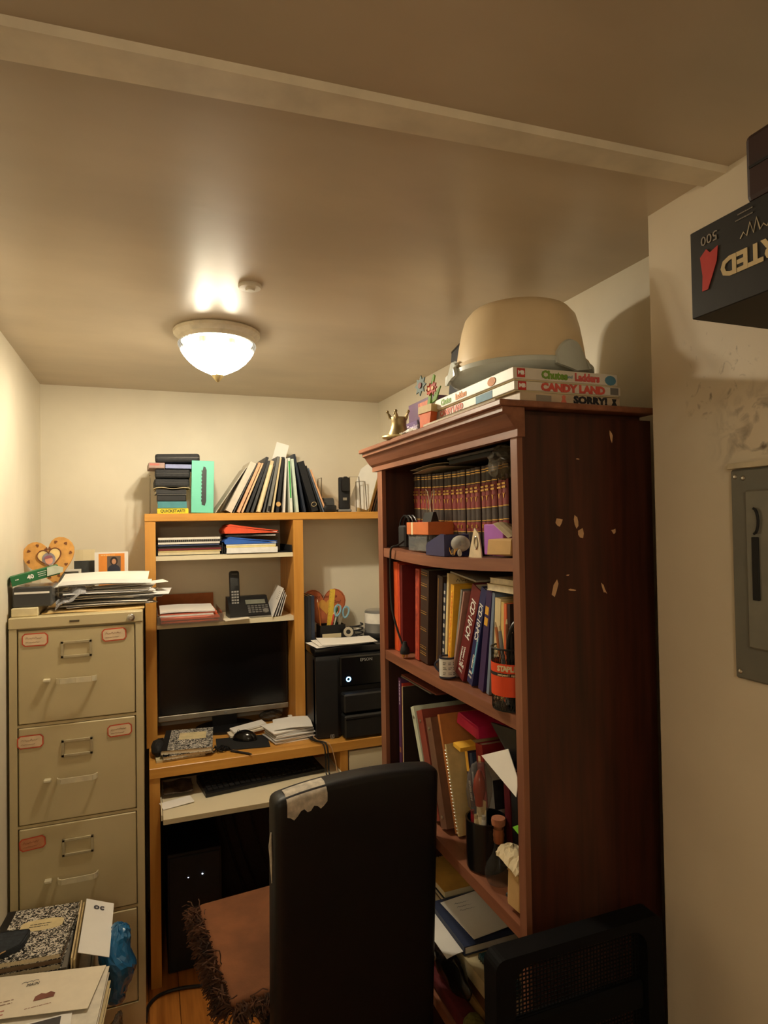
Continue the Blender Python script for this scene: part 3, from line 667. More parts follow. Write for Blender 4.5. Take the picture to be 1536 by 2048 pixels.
# white folders at the bookcase end
xq = at(697, 1016, Y=2.63).x
for k, dx in enumerate((0, .032)):
    a = xq + dx; q = .0
    rackwire('tall wire rack loop in front of the white folders' if not k else 'second wire rack loop among the white folders', [(a, 2.606 + .012 * k, HZ + .003), (a, 2.606 + .012 * k, HZ + .152 - .02 * k), (a + .045, 2.616 + .012 * k, HZ + .154 - .02 * k), (a + .054, 2.617 + .012 * k, HZ + .003)], .002)
t = T('white_folder', 'wide white folder with cut corners leaning towards the bookcase', 'folder', (xq + .004, 2.645, HZ + .034), (R_(-4), R_(18), 0))
obj('cover', MB().prism([(0, 0), (.085, 0), (.096, .012), (.096, .17), (.08, .20), (.035, .20), (.012, .17)], .004, UP), mat('folder_white', (240, 238, 232), .6, var=.03), t)
g2 = [('yellowish folder leaning past the white one by the bookcase', 'folder', .007, .21, .16, 18, 0, (214, 186, 120), .7, cream()),
      ('tan folder in the row ending at the bookcase', 'folder', .007, .205, .16, 17, 0, (196, 150, 92), .7, cream()),
      ('dark brown folder between tan and black ones by the bookcase', 'folder', .006, .20, .16, 16, 0, (84, 58, 40)),
      ('black folder nearest the bookcase on the hutch top', 'folder', .008, .20, .16, 15, 0, (30, 30, 32))]
lean_row(g2, at(735, 1016, Y=2.67).x, 2.672, HZ + .0005)

# ================================================================== HUTCH SHELVES
SZ = 1.4905
def tray(label, x0, x1, y, z, h=.045):
    t = T('letter_tray', label, 'tray', (x0, y, z))
    w = x1 - x0
    obj('base', MB().box(0, w, 0, .235, 0, .002), blackm(), t)
    for a in (0, w - .004): obj('side', MB().box(a, a + .004, 0, .235, .002, h, .0008), blackm(), t)
    return t
xm = at(448, 1100, Y=2.6).x
tray('black letter tray full of notebooks on the upper hutch shelf', .0315, xm - .004, 2.596, SZ)
tray('black letter tray under the orange and blue folders', xm + .001, .563, 2.596, SZ, .03)
spec = [('cream pad at the bottom of the notebook tray', .008, (222, 208, 170)), ('yellowed pad second from the tray bottom', .006, (200, 180, 130)), ('dark red notebook low in the notebook tray', .006, (112, 30, 34)), ('black notebook over the dark red one', .007, (34, 34, 36)), ('navy notebook in the middle of the tray', .006, (46, 60, 96)), ('white pad above the navy notebook', .006, (226, 222, 214)), ('black spiral notebook near the top of the tray', .007, (40, 40, 40)), ('white notebook on top of the notebook tray', .007, (232, 226, 214))]
z = SZ + .0025
for i, (lb, th, c) in enumerate(spec):
    th *= 1.2
    rnd = random.Random(lb); w = xm - .0325 - .0145 + rnd.uniform(-.01, .0)
    t = book(lb, th, .21, w, (.0375 + rnd.uniform(0, .001), 2.594 + rnd.uniform(0, .012), z + th), PI / 2, 0, c, 'notebook', soft=True, pm=paper())
    if 'spiral' in lb:
        mb = MB()
        for k in range(30): mb.tube([(th / 2 + .004 * math.cos(a), -.001 + .003 * math.sin(a), .01 + k * (w - .02) / 30) for a in [j * PI / 3 for j in range(6)]], .0006, 4, close=True)
        obj('spiral', mb, steel(), t, kind='stuff')
    z += th + .0006
z = SZ + .0025
xa = xm + .008
t = book('thick stack of white copy paper in the right-hand shelf tray', .022, .21, .205, (xa + .001, 2.586, z + .022), PI / 2, 0, (240, 238, 234), 'paper_ream', 'paper', soft=True, pm=paper()); z += .0226
t['label'] = 'thick ream of white paper under the blue folder'
for lb, th, c in (('yellow legal pad on the white ream', .007, (226, 208, 140)), ('white pad just beneath the blue folder', .005, (228, 222, 206))):
    book(lb, th, .20, .20, (xa, 2.592, z + th), PI / 2, 0, c, 'legal_pad', 'pad', soft=True, pm=cream()); z += th + .0006
def pouch(label, name, w, d, th, loc, c, rz=0.0, tilt=0.0):
    """an elastic folder bulging towards its spine"""
    t = T(name, label, 'folder', loc, (0, tilt, rz))
    prof = [(0, 0), (w, .001), (w, .002), (w * .5, th * .55), (.012, th), (.002, th * .8), (-.004, th * .4)]
    obj('cover', MB().prism([(p[0], p[1]) for p in prof], d, frame((0, d, 0), X_, Z_)), cm(c, .5), t, True)
    obj('flap', MB().prism([(.006, th), (w * .5, th * .58), (w * .98, .006), (w, .009), (w * .5, th * .78), (.02, th * 1.22)], d * .96, frame((0, d * .97, .001), X_, Z_)), cm(tuple(int(v * .96) for v in c), .5), t, True)
    obj('papers', MB().box(w * .25, w * .97, .002, d * .9, .002, .006), paper(), t)
    return t
pouch('blue plastic folder under the orange one on the upper hutch shelf', 'blue_folder', .212, .20, .024, (xa - .004, 2.592, z + .0005), (44, 96, 186)); z += .030
pouch('black folder squeezed between blue and orange folders', 'black_folder', .205, .19, .010, (xa + .002, 2.60, z), (34, 32, 34)); z += .0135
pouch('bulging orange red folder on top of the right tray', 'orange_folder', .216, .20, .030, (xa - .004, 2.592, z), (226, 84, 48))
# second shelf: clear tray with orange files
S2 = 1.2265
p0, p1 = at(313, 1250, Y=2.585), at(447, 1250, Y=2.585)
t = T('clear_tray', 'clear plastic letter tray overhanging the lower hutch shelf, holding orange files', 'tray', (.0315, 2.565, S2))
w = .245
CLR = clear('tray_clear', (250, 236, 224), .72, .1)
obj('base', MB().box(0, w, 0, .25, 0, .003), CLR, t)
obj('front_lip', MB().prism([(0, 0), (w, 0), (w + .006, .032), (w * .74, .022), (w * .26, .022), (-.0, .032)], .003, frame((0, .002, .003), X_, Vector((0, -.18, 1)))), CLR, t)
for a in (0, w): obj('side', MB().box(a - (.0 if not a else .003), a + (.003 if not a else 0), 0.003, .25, .003, .04), CLR, t)
z = S2 + .0045
for i, (lb, c, th) in enumerate((('orange file folder at the bottom of the clear tray', (240, 104, 50), .006), ('pale peach file above the lowest orange file', (236, 190, 160), .004), ('second orange file in the clear tray', (238, 98, 48), .006), ('pink file in the clear tray', (236, 150, 130), .005), ('white report in the clear tray', (236, 230, 222), .006), ('coral file under the white papers of the clear tray', (230, 120, 96), .005))):
    rnd = random.Random(i); book(lb, th, .20, .205 + rnd.uniform(-.01, .015), (.040 + rnd.uniform(0, .006), 2.572 + rnd.uniform(0, .01), z + th), PI / 2, 0, c, 'file_folder', 'folder', soft=True, pm=paper()); z += th + .0008
solo('tray_paper', 'white papers lying on top of the orange files', 'paper', MB().sheet(.205, .19, lambda u, v: .004 * v + .002 * math.sin(5 * u), 6, 5, .006, Matrix.Translation((.042, 2.575, z + .002))), paper())
solo('kraft_envelope', 'brown envelope standing behind the clear tray of orange files', 'envelope', MB().sheet(.23, .088, lambda u, v: 0, 3, 2, .002, Matrix.Translation((.036, 2.832, S2 + .002)) @ Matrix.Rotation(R_(78), 4, 'X')), mat('envelope_brown', (178, 110, 66), .8))
solo('shelf_slip', 'loose paper slips fanned on the shelf beside the phone', 'paper', MB().sheet(.10, .07, lambda u, v: .003 * u, 4, 3, .002, Matrix.Translation((.285, 2.555, S2 + .0006)) @ Matrix.Rotation(R_(8), 4, 'Z')), mat('paper_warm', (238, 226, 204), .85))
# telephone
q0, q1 = at(459, 1228, Y=2.605), at(544, 1222, Y=2.605)
t = T('cordless_phone', 'black cordless phone base with its handset standing in the cradle', 'phone', (q0.x + .003, 2.605, S2 + .0005), (0, 0, R_(2)))
pw = q1.x - q0.x - .006
SL = R_(38)
F = frame((0, 0, .010), X_, (0, math.cos(SL), math.sin(SL)))      # sloping face
obj('base', MB().prism([(0, 0), (0, .012), (.085, .080), (.120, .080), (.125, 0)], pw, frame((0, 0, 0), Y_, Z_)), black(), t)
obj('silver_rim', MB().box(-.002, pw + .002, -.002, .004, 0, .006, .001), mat('rim_silver', (150, 148, 144), .35, metal=.5), t)
fz = lambda u, v: F @ Vector((u, v, .0035))
F = frame((0, .0005, .0125), X_, (.085, 0, 0)); n = Vector((0, .085, .068)).normalized()
F = frame((0, -.0004, .0118), X_, n)
obj('display', MB().box(pw * .43, pw * .92, .060, .085, .0003, .002, M=F), mat('lcd_grey', (120, 122, 110), .3), t)
mb = MB()
for r in range(4):
    for c in range(6): mb.box(pw * .46 + c * .0145, pw * .46 + c * .0145 + .0105, .010 + r * .0115, .010 + r * .0115 + .0075, .0003, .0026, M=F)
obj('keypad', mb, mat('key_grey', (96, 94, 92), .5), t, kind='stuff')
obj('round_button', MB().lathe([(0, .003), (.011, .003), (.012, 0)], 18), mat('button_silver', (130, 128, 124), .35, metal=.4), t, True).matrix_local = F @ Matrix.Translation((pw * .885, .019, .0004))
hs = obj('handset', MB().box(-.021, .021, -.010, .012, 0, .155, .009, 2), black(), t, True)
hs.matrix_local = Matrix.Translation((.030, .062, .035)) @ Matrix.Rotation(R_(-8), 4, 'X')
for nm, b, m in (('earpiece', (-.012, .012, .138, .143), 'ear_grey'), ('handset_display', (-.013, .013, .092, .122), 'lcd_dark')):
    obj(nm, MB().box(b[0], b[1], -.0108, -.009, b[2], b[3]), mat(m, (92, 92, 90) if m == 'ear_grey' else (58, 60, 60), .25), hs)
mb = MB()
for r in range(5):
    for c in range(3): mb.box(-.0145 + c * .0105, -.0065 + c * .0105, -.0112, -.009, .018 + r * .0115, .025 + r * .0115)
obj('handset_keys', mb, mat('key_pale', (150, 148, 144), .5), hs, kind='stuff')
# envelopes leaning on the hutch side
p0 = at(542, 1228, Y=2.6).x
for i, (lb, c) in enumerate((('printed white envelope leaning nearest the phone', (236, 232, 228)), ('second white envelope leaning on the hutch side', (226, 224, 222)), ('grey white envelope leaning on the hutch side', (214, 212, 212)), ('white envelope leaning closest to the hutch side', (232, 228, 222)))):
    a = R_(22 - i * 2)
    t = solo('leaning_envelope', lb, 'envelope', MB().box(0, .0028, 0, .2, 0, .124 - .012 * i, .0006), mat('env%d' % i, c, .8, var=.04), (p0 + .002 + i * .0125, 2.583 + .006 * i, S2 + .0024), (0, a, R_(-2)))
    if i == 0: lines(t, mat('print_grey', (150, 146, 146), .8), (-.0004, .06, .105), -Y_, Z_, .05, 5, .008, .0016, 9)
# fix: the printed side faces the room
# ================================================================== ON THE DESK
D0 = DZ + .0006
t = T('monitor', 'wide black computer monitor with silver lower bezel under the hutch shelf', 'monitor', (.297, 2.70, D0))
obj('housing', MB().box(-.262, .262, 0, .035, .082, .435, .003), black(), t)
obj('screen', MB().box(-.256, .256, -.001, 0, .086, .43), mat('screen_glass', (9, 9, 11), .22, var=.05), t)
obj('silver_bezel', MB().box(-.263, .263, -.003, .002, .060, .0815, .002), mat('bezel_silver', (150, 144, 132), .38, metal=.55), t)
obj('power_button', MB().box(-.006, .006, -.0045, -.003, .066, .074, .001), grey(), t)
obj('stand_neck', MB().box(-.05, .05, .030, .048, .01, .16), black(), t)
obj('stand_foot', MB().prism([(.12 * math.cos(i * PI / 12), .09 * math.sin(i * PI / 12)) for i in range(24)], .010, Matrix.Translation((0, .02, 0))), black(), t)
# composition notebooks
def comp(label, loc, rz, w=.187, d=.245, th=.016, oval=False, tilt=0.0, rx=0.0):
    t = T('composition_notebook', label, 'notebook', loc, (rx, tilt, rz))
    mb = MB(); mb.box(0, w, 0, d, 0, .0012); mb.box(0, w, 0, d, th - .0012, th); mb.box(-.0006, .0008, 0, d, .0012, th - .0012)
    obj('cover', mb, marbled(), t)
    obj('pages', MB().box(.0008, w - .003, .002, d - .002, .0012, th - .0012), pages(), t)
    obj('spine_tape', MB().box(-.0012, .02, -.0003, d + .0003, th, th + .0005), black(), t)
    if oval: o = obj('title_plate', MB().prism([(.052 * max(-1, min(1, 1.25 * math.cos(i * PI / 12))), .026 * math.sin(i * PI / 12)) for i in range(24)], .0006, Matrix.Translation((w * .58, d * .62, th))), mat('plate_cream', (226, 208, 160), .7), t)
    else: o = obj('title_plate', MB().box(w * .30, w * .86, d * .46, d * .80, th, th + .0006), mat('plate_cream', (226, 208, 160), .7), t)
    return t
n0 = at(325, 1512, Z=D0)
book('thin folder under the composition notebooks on the desk', .007, .20, .17, (.022, 2.41, D0 + .007), PI / 2, R_(4), (206, 190, 150), 'thin_folder', 'folder', soft=True, pm=cream())
comp('lower composition notebook of the pair on the desk', (.046, 2.405, D0 + .008), R_(4), .175, .22, .012)
comp('upper composition notebook on the desk with a blank cream title plate', (.038, 2.418, D0 + .0235), R_(-6), .178, .235, .015, tilt=R_(1))
solo('black_pouch', 'crumpled black cloth pouch beside the desk notebooks', 'pouch', MB().ball((.028, 2.50, D0 + .026), .026, .9, 2.3, .95, 18, 12).crumple(.002, 9), mat('pouch_black', (26, 25, 26), .8), smooth=True)
p = [at(466, 1500, Z=D0), at(548, 1475, Z=D0), at(575, 1490, Z=D0)]
mp = solo('mouse_pad', 'black mouse pad on the desk', 'pad', MB().prism([(.235, 2.445), (.43, 2.415), (.44, 2.56), (.245, 2.585)], .003, Matrix.Translation((0, 0, D0))), mat('pad_black', (20, 20, 21), .85))
c = at(490, 1474, Z=D0 + .012)
t = T('mouse', 'shiny black computer mouse on the mouse pad', 'mouse', (c.x, c.y, D0 + .0035), (0, 0, R_(60)))
mb = MB(); mb.ball((0, 0, 0), .05, .62, 1, .72, 24, 14)
bmesh.ops.bisect_plane(mb.bm, geom=mb.bm.verts[:] + mb.bm.edges[:] + mb.bm.faces[:], plane_co=(0, 0, 0), plane_no=(0, 0, -1), clear_outer=True)
obj('shell', mb, mat('mouse_black', (16, 16, 17), .18), t, True)
obj('scroll_wheel', MB().lathe([(.0055, -.003), (.0068, 0), (.0055, .003)], 14), grey(), t, True).matrix_local = Matrix.Translation((0, .026, .0295)) @ Matrix.Rotation(PI / 2, 4, 'Y')
g = at(452, 1492, Z=D0)
solo('earphones', 'small tangle of black earphone cable between notebooks and mouse', 'earphones', MB().tube([(.232 + .018 * math.cos(i * .9) + .0012 * i, 2.44 + .020 * math.sin(i * 1.3), D0 + .007 + .004 * (i % 4)) for i in range(30)], .0024, 6), black(), smooth=True)
a, b = at(462, 1500, Z=D0 + .007), at(504, 1507, Z=D0 + .007)
t = T('pen', 'dark pen lying at the front of the mouse pad', 'pen', (a.x, a.y, D0 + .0045))
v = Vector((b.x - a.x, b.y - a.y, 0)); L_ = v.length
obj('barrel', MB().tube([(0, 0, 0), v * .85, v], [.004, .004, .0014], 8), blackm(), t, True); obj('clip', MB().tube([v * .08 + Z_ * .0052, v * .35 + Z_ * .0052], .0009, 5), steel(), t)
# papers on the desk
z = D0 + .0005
rnd = random.Random(11)
for i in range(9):
    w, d, th = .185, .115, rnd.uniform(.0028, .0042)
    M = Matrix.Translation((.405 + rnd.uniform(-.008, .008), 2.405 + rnd.uniform(-.006, .006), z)) @ Matrix.Rotation(R_(14 + rnd.uniform(-4, 4)), 4, 'Z')
    M = Matrix.Translation((.452 + rnd.uniform(-.006, .006), 2.425 + rnd.uniform(-.006, .006), z)) @ Matrix.Rotation(R_(9 + rnd.uniform(-5, 5)), 4, 'Z')
    solo('mail_envelope', 'white envelope in the neat stack at the desk front' if i < 8 else 'topmost white envelope of the desk stack, its flap folded', 'envelope', MB().sheet(w * .86, d * 1.15, lambda u, v: .0012 * math.sin(3 * v), 3, 4, th, M), [paper(), mat('paper_grey', (222, 220, 218), .85)][i % 2], group='envelopes in the desk stack' if i < 8 else None)
    z += th + .0016
t = solo('folded_letter', 'folded white letter draped over the desk envelope stack', 'letter', MB().sheet(.15, .14, lambda u, v: .010 * (1 - v) * 0 + .006 * math.sin(2.6 * u), 6, 5, .0015, Matrix.Translation((.452, 2.452, z + .002)) @ Matrix.Rotation(R_(-8), 4, 'Z')), paper())
for i, lb in enumerate(('white paper bundle lying before the monitor foot', 'upper white bundle lying before the monitor foot')):
    solo('paper_bundle', lb, 'paper', MB().sheet(.135, .06, lambda u, v: .012 * u, 6, 3, .007, Matrix.Translation((.300 + .015 * i, 2.565 + .008 * i, D0 + .0040 + i * .012)) @ Matrix.Translation((0, .0, 0)) @ Matrix.Rotation(R_(6 + 4 * i), 4, 'Z')), paper() if i else mat('paper_warm', (238, 226, 204), .85))
solo('white_adapter', 'small white plug standing by the hutch foot', 'plug', MB().box(.542, .560, 2.612, 2.632, D0, D0 + .048, .003), mat('plug_white', (232, 226, 214), .5))
solo('monitor_bag', 'wrinkled grey plastic bag under the monitor', 'bag', MB().ball((.49, 2.735, D0 + .026), .021, 2.4, .9, 1, 22, 12).crumple(.002, 2), clear('bag_grey', (150, 146, 140), .3, .25))
# cables over the desk edge
def cable(label, pts, r, m, cat='cable', name='cable', group=None):
    P = [Vector(p) for p in pts]; out = []
    for i in range(len(P) - 1):
        p0, p1, p2, p3 = P[max(i - 1, 0)], P[i], P[i + 1], P[min(i + 2, len(P) - 1)]
        for k in range(6):
            s = k / 6; out.append(.5 * ((2 * p1) + (p2 - p0) * s + (2 * p0 - 5 * p1 + 4 * p2 - p3) * s * s + (3 * p1 - p0 - 3 * p2 + p3) * s ** 3))
    out.append(P[-1])
    return solo(name, label, cat, MB().tube(out, r, 7), m, smooth=True, group=group)
for i, (lb, dx, m, r) in enumerate((('black cable hanging over the desk edge, first of the pair', 0, black(), .0026), ('thicker black cable hanging over the desk edge beside the first', .011, black(), .0032), ('beige cable looping down from the desk beside the black ones', .022, mat('cable_beige', (190, 150, 110), .5), .0018))):
    x = .616 + dx
    cable(lb, [(.578 + .010 * i, 2.57, D0 + .006), (.582 + .010 * i, 2.47, D0 + .008), (.592 + .010 * i, 2.400 - .002 * i, D0 + .007), (x + .004, 2.352, D0 + .005), (x + .010 + .012 * (i == 2), 2.340, D0 - .045), (x + .010 + .02 * (i == 2), 2.335, D0 - .10), (x + .006, 2.26, .654), (x + .004, 2.20, .650), (x + .002, 2.196, .60), (x - .01, 2.24, .45)], r, m)
# keyboard tray things
TZ = .6428
ka, kb = at(412, 1590, Z=TZ + .012), at(640, 1530, Z=TZ + .012)
t = T('keyboard', 'long black computer keyboard on the cream pull-out tray', 'keyboard', (ka.x, ka.y + .004, TZ + .0005), (0, 0, R_(8)))
obj('body', MB().prism([(0, 0), (0, .012), (.155, .026), (.155, 0)], .455, frame((0, 0, 0), Y_, Z_)), black(), t)
F = frame((0, .004, .0125), X_, Vector((0, .155, .014)))
mb = MB()
for r in range(6):
    for c in range(22): mb.box(.010 + c * .0199, .0265 + c * .0199, .010 + r * .0225, .027 + r * .0225, 0, .006, M=F)
obj('keys', mb, mat('key_black', (30, 30, 32), .35), t, kind='stuff')
t = solo('address_slip', 'white slip with a printed block on the keyboard tray', 'paper', MB().sheet(.105, .06, lambda u, v: .003 * u, 4, 3, M=Matrix.Translation((.042, 2.285, TZ + .0008)) @ Matrix.Rotation(R_(12), 4, 'Z')), paper())
solo('desk_cloth', 'dark crumpled cloth at the back of the keyboard tray', 'cloth', MB().sheet(.10, .12, lambda u, v: .012 + .010 * math.sin(7 * u) * math.sin(6 * v), 12, 12, .003, Matrix.Translation((.045, 2.375, TZ + .002))).crumple(.0012, 2), mat('cloth_dark', (74, 60, 46), .9, var=.3, scale=60), smooth=True)
# computer tower in the dark under the desk
t = T('computer_tower', 'black computer tower with tiny lit lights under the desk', 'computer', (.055, 2.42, .0008))
obj('case', MB().box(0, .19, 0, .40, 0, .42, .004), black(), t); obj('front_panel', MB().box(.006, .184, -.006, 0, .01, .41, .003), blackm(), t)
obj('light', MB().box(.120, .123, -.0075, -.006, .335, .338), emit('led_white', (220, 230, 255), 6), t)
obj('light', MB().box(.070, .074, -.0075, -.006, .332, .334), emit('led_dim', (200, 210, 255), 1.0), t)

# ================================================================== PRINTER AND WHAT STANDS ON IT
PX, PYF = .612, 2.425
t = T('printer', 'large black office printer with a glowing blue power button', 'printer', (PX, PYF, D0))
PH = 1.112 - D0
PB = mat('printer_black', (22, 22, 24), .48, var=.1); PG = mat('printer_gloss', (14, 14, 16), .2)
obj('body', MB().box(0, .40, 0, .40, 0, PH - .030, .010, 2), PB, t, True)
obj('left_column', MB().prism([(-.0, .0), (.085, -.012), (.090, .01), (.09, .04), (0, .04)], PH - .05, Matrix.Translation((0, -.006, .005))), PB, t)
obj('scanner_lid', MB().box(-.002, .402, .004, .40, PH - .029, PH, .006, 2), PG, t, True)
obj('upper_face', MB().box(.095, .395, -.020, .0, PH * .56, PH - .034, .006), PG, t)
dr = obj('paper_drawer', MB().box(.100, .395, -.062, .0, .006, PH * .27, .006), PB, t)
obj('drawer_lip', MB().box(.104, .392, -.0635, -.06, PH * .22, PH * .235), PG, dr)
obj('output_tray', MB().box(.100, .395, -.055, .0, PH * .29, PH * .50, .006), PB, t)
text(t, 'EPSON', .017, mat('logo_grey', (170, 168, 164), .5), (.205, -.0205, PH - .053), X_, Z_)
c = at(694, 1356, Y=PYF)
obj('power_ring', MB().tube([(c.x - PX + .008 * math.cos(i * PI / 10), -.0215, c.z - D0 + .008 * math.sin(i * PI / 10)) for i in range(20)], .0019, 6, close=True), emit('ring_blue', (110, 190, 255), 5), t)
c = at(664, 1472, Y=PYF - .012)
mb = MB(); s = .0075
for b in ((-s, s, s - .0015, s), (-s, s, -s, -s + .0015), (-s, -s + .0015, -s, s), (s - .0015, s, -s, s)): mb.box(c.x - PX + b[0], c.x - PX + b[1], -.0185, -.017, c.z - D0 + b[2], c.z - D0 + b[3])
mb.box(c.x - PX - .003, c.x - PX + .003, -.0185, -.017, c.z - D0 - .003, c.z - D0 - .0015); mb.box(c.x - PX - .003, c.x - PX + .003, -.0185, -.017, c.z - D0 + .001, c.z - D0 + .003)
obj('square_mark', mb, mat('logo_grey', (170, 168, 164), .5), t)
PZ = D0 + PH + .0006
rnd = random.Random(3)
for i, lb in enumerate(('lowest white sheet lying on the printer lid', 'middle white sheet lying on the printer lid', 'top white sheet on the printer lid, its corner curled')):
    M = Matrix.Translation((.622 + .012 * i, 2.432 + .006 * i, PZ + .0015 + i * .0035)) @ Matrix.Rotation(R_(6 - 5 * i), 4, 'Z')
    o = solo('printed_sheet', lb, 'paper', MB().sheet(.23, .135, lambda u, v: .006 * v * (1 - u) * (i / 2) + .0015 * math.sin(6 * u + i), 8, 5, .0009, M), paper())
# pen holder behind
QY = 2.63
qx = at(640, 1280, Y=QY).x; qx2 = at(690, 1280, Y=QY).x
t = T('pen_holder', 'low black desk organizer holding ruler, pens and scissors on the printer', 'organizer', (qx, QY - .01, PZ))
w = qx2 - qx
mb = MB(); mb.box(0, w, 0, .07, 0, .004)
for b in ((0, w, 0, .004), (0, w, .066, .07), (0, .004, .004, .066), (w - .004, w, .004, .066), (w * .5 - .002, w * .5 + .002, .004, .066)): mb.box(b[0], b[1], b[2], b[3], .004, .058)
obj('box', mb, black(), t); obj('cream_card', MB().box(.008, w - .02, -.0008, 0, .004, .022), cream(), t)
t = T('heart_card', 'orange cardboard heart with handwritten valentine greeting behind the pens', 'card', (at(650, 1250, Y=2.74).x, 2.755, PZ + .10), (R_(-4), 0, 0))
obj('heart', MB().prism(heart(.205, .20), .004, UP), mat('heart_orange', (196, 108, 66), .8, var=.08), t)
obj('rim', MB().tube([(p[0], -.004, p[1]) for p in heart(.196, .191)], .001, 4, close=True), mat('ink_brown', (110, 46, 26), .8), t)
obj('inner_heart', MB().prism(heart(.07, .068), .002, Matrix.Translation((.010, -.0042, .018)) @ UP), mat('heart_gold', (220, 160, 70), .7), t)
IB = mat('ink_brown', (110, 46, 26), .8)
text(t, 'Happy Valentines', .020, IB, (0, -.0044, .066), X_, Z_, squash=.9); text(t, 'Day!', .020, IB, (.062, -.0044, .040), X_, Z_)
def stick(label, name, cat, base, ang, az, L_, r, m, tip=None, mt=None, taper=.35):
    t = T(name, label, cat, base); d = Vector((math.sin(ang) * math.cos(az), math.sin(ang) * math.sin(az), math.cos(ang)))
    obj('barrel', MB().tube([(0, 0, 0), d * L_ * .9, d * L_], [r, r, r * .8], 8), m, t, True)
    if mt: obj('tip', MB().tube([d * L_, d * (L_ + tip)], [r * .8, r * taper], 8), mt, t, True)
    return t
t = T('ruler', 'yellow ruler standing in the desk organizer', 'ruler', (qx + .030, QY + .012, PZ + .006), (R_(-4), R_(7), 0))
obj('blade', MB().box(0, .024, 0, .0025, 0, .205), mat('ruler_yellow', (226, 190, 70), .4, var=.1), t)
mb = MB()
for i in range(38): mb.box(0, .008 if i % 4 == 0 else .005, -.0003, 0, .01 + i * .005, .0108 + i * .005)
obj('graduations', mb, ink(), t, kind='stuff')
for lb, dx, dy, a, az, L_, r, c in (('red pen in the desk organizer', .040, .008, 14, .2, .10, .004, (190, 60, 50)), ('green marker in the desk organizer', .068, .030, 9, .5, .125, .006, (60, 120, 80)), ('blue marker in the desk organizer', .055, .046, 8, .4, .13, .0055, (52, 84, 150)), ('white pen in the desk organizer', .049, .018, 18, .1, .10, .0036, (222, 216, 206)), ('orange pencil in the desk organizer', .016, .040, 6, 2.9, .15, .0036, (222, 130, 60)), ('black pen in the desk organizer', .078, .046, 12, .8, .13, .0042, (40, 40, 44))):
    stick(lb, 'pen', 'pen', (qx + dx, QY - .01 + dy, PZ + .0055), R_(a), az, L_, r, cm(c, .4), .012, cm((230, 200, 160), .6))
t = T('scissors', 'scissors with pale blue loop handles upright in the desk organizer', 'scissors', (qx + .086, QY + .002, PZ + .052), (R_(-6), R_(14), 0))
SB = mat('scissor_blue', (132, 176, 200), .35)
for s in (-1, 1):
    obj('handle', MB().tube([(s * .016 + .013 * math.cos(a) * (1 + .2 * math.sin(a)) + s * .004 , .003 * s, .062 + .024 * math.sin(a)) for a in [i * PI / 9 for i in range(18)]], .0042, 7, close=True), SB, t, True)
    obj('blade', MB().prism([(-.004, -.045), (.002, -.04), (.006, .02), (s * .010 + .004, .045), (s * .010 - .004, .045), (-.006, .01)], .0015, Matrix.Translation((0, .003 * s, 0)) @ UP), steel(), t)
c = at(694, 1270, Y=2.60)
t = T('tape_roll', 'black tape dispenser with a roll of tape on the printer', 'dispenser', (c.x + .004, 2.585, PZ), (0, 0, R_(-25)))
obj('body', MB().prism([(-.035, 0), (.035, 0), (.035, .014), (.024, .02), (.016, .046), (-.006, .052), (-.026, .036), (-.033, .012)], .02, Matrix.Translation((0, .02, 0)) @ UP), black(), t); obj('roll', MB().lathe([(.010, -.011), (.021, -.011), (.021, .011), (.010, .011)], 20), mat('tape_roll', (190, 180, 160), .3), t, True).matrix_local = Matrix.Translation((-.002, .010, .030)) @ Matrix.Rotation(PI / 2, 4, 'X')
# black books between hutch and printer
for i, (lb, c) in enumerate((('black disc case standing between hutch and printer', (28, 30, 34)), ('second black disc case by the printer side', (36, 38, 44)), ('dark blue disc case next to the desk organizer', (40, 50, 70)))):
    book(lb, .014, .13, .19, (.612 + i * .0152, 2.60, PZ - .0), R_(0), 0, c, 'disc_case', 'case', soft=True)
# spindle of discs
c = at(757, 1270, Y=2.60)
t = T('disc_spindle', 'clear tub of recordable discs with a white label on the printer', 'disc tub', (.945, 2.60, PZ))
obj('base', MB().lathe([(0, 0), (.064, 0), (.066, .004), (.066, .016), (.06, .020), (0, .020)], 36), blackm(), t, True)
obj('disc_stack', MB().lathe([(0, .021), (.060, .021), (.060, .055), (0, .055)], 36), mat('discs', (150, 146, 140), .25, metal=.6), t, True)
obj('dome', MB().lathe([(.063, .020), (.063, .108), (.058, .114), (0, .115)], 36), clear('dome_clear', (250, 250, 250), .7, .08), t, True)
obj('label', MB().lathe([(.0636, .060), (.0636, .104)], 36), mat('label_white', (234, 230, 222), .6), t, True)
solo('cable_coil', 'black cable coil and white cord behind the printed sheets', 'cable', MB().tube([(.835 + .035 * math.cos(i * .5), 2.60 + .022 * math.sin(i * .5), PZ + .005 + .0014 * i) for i in range(40)], .003, 6), blackm(), smooth=True)
solo('paper_scraps', 'crumpled white receipts behind the printed sheets on the printer', 'paper', MB().sheet(.09, .05, lambda u, v: .008 * math.sin(6 * u) * math.sin(3 * v) + .010, 10, 6, .001, Matrix.Translation((.79, 2.655, PZ + .012))).crumple(.002, 8), paper())

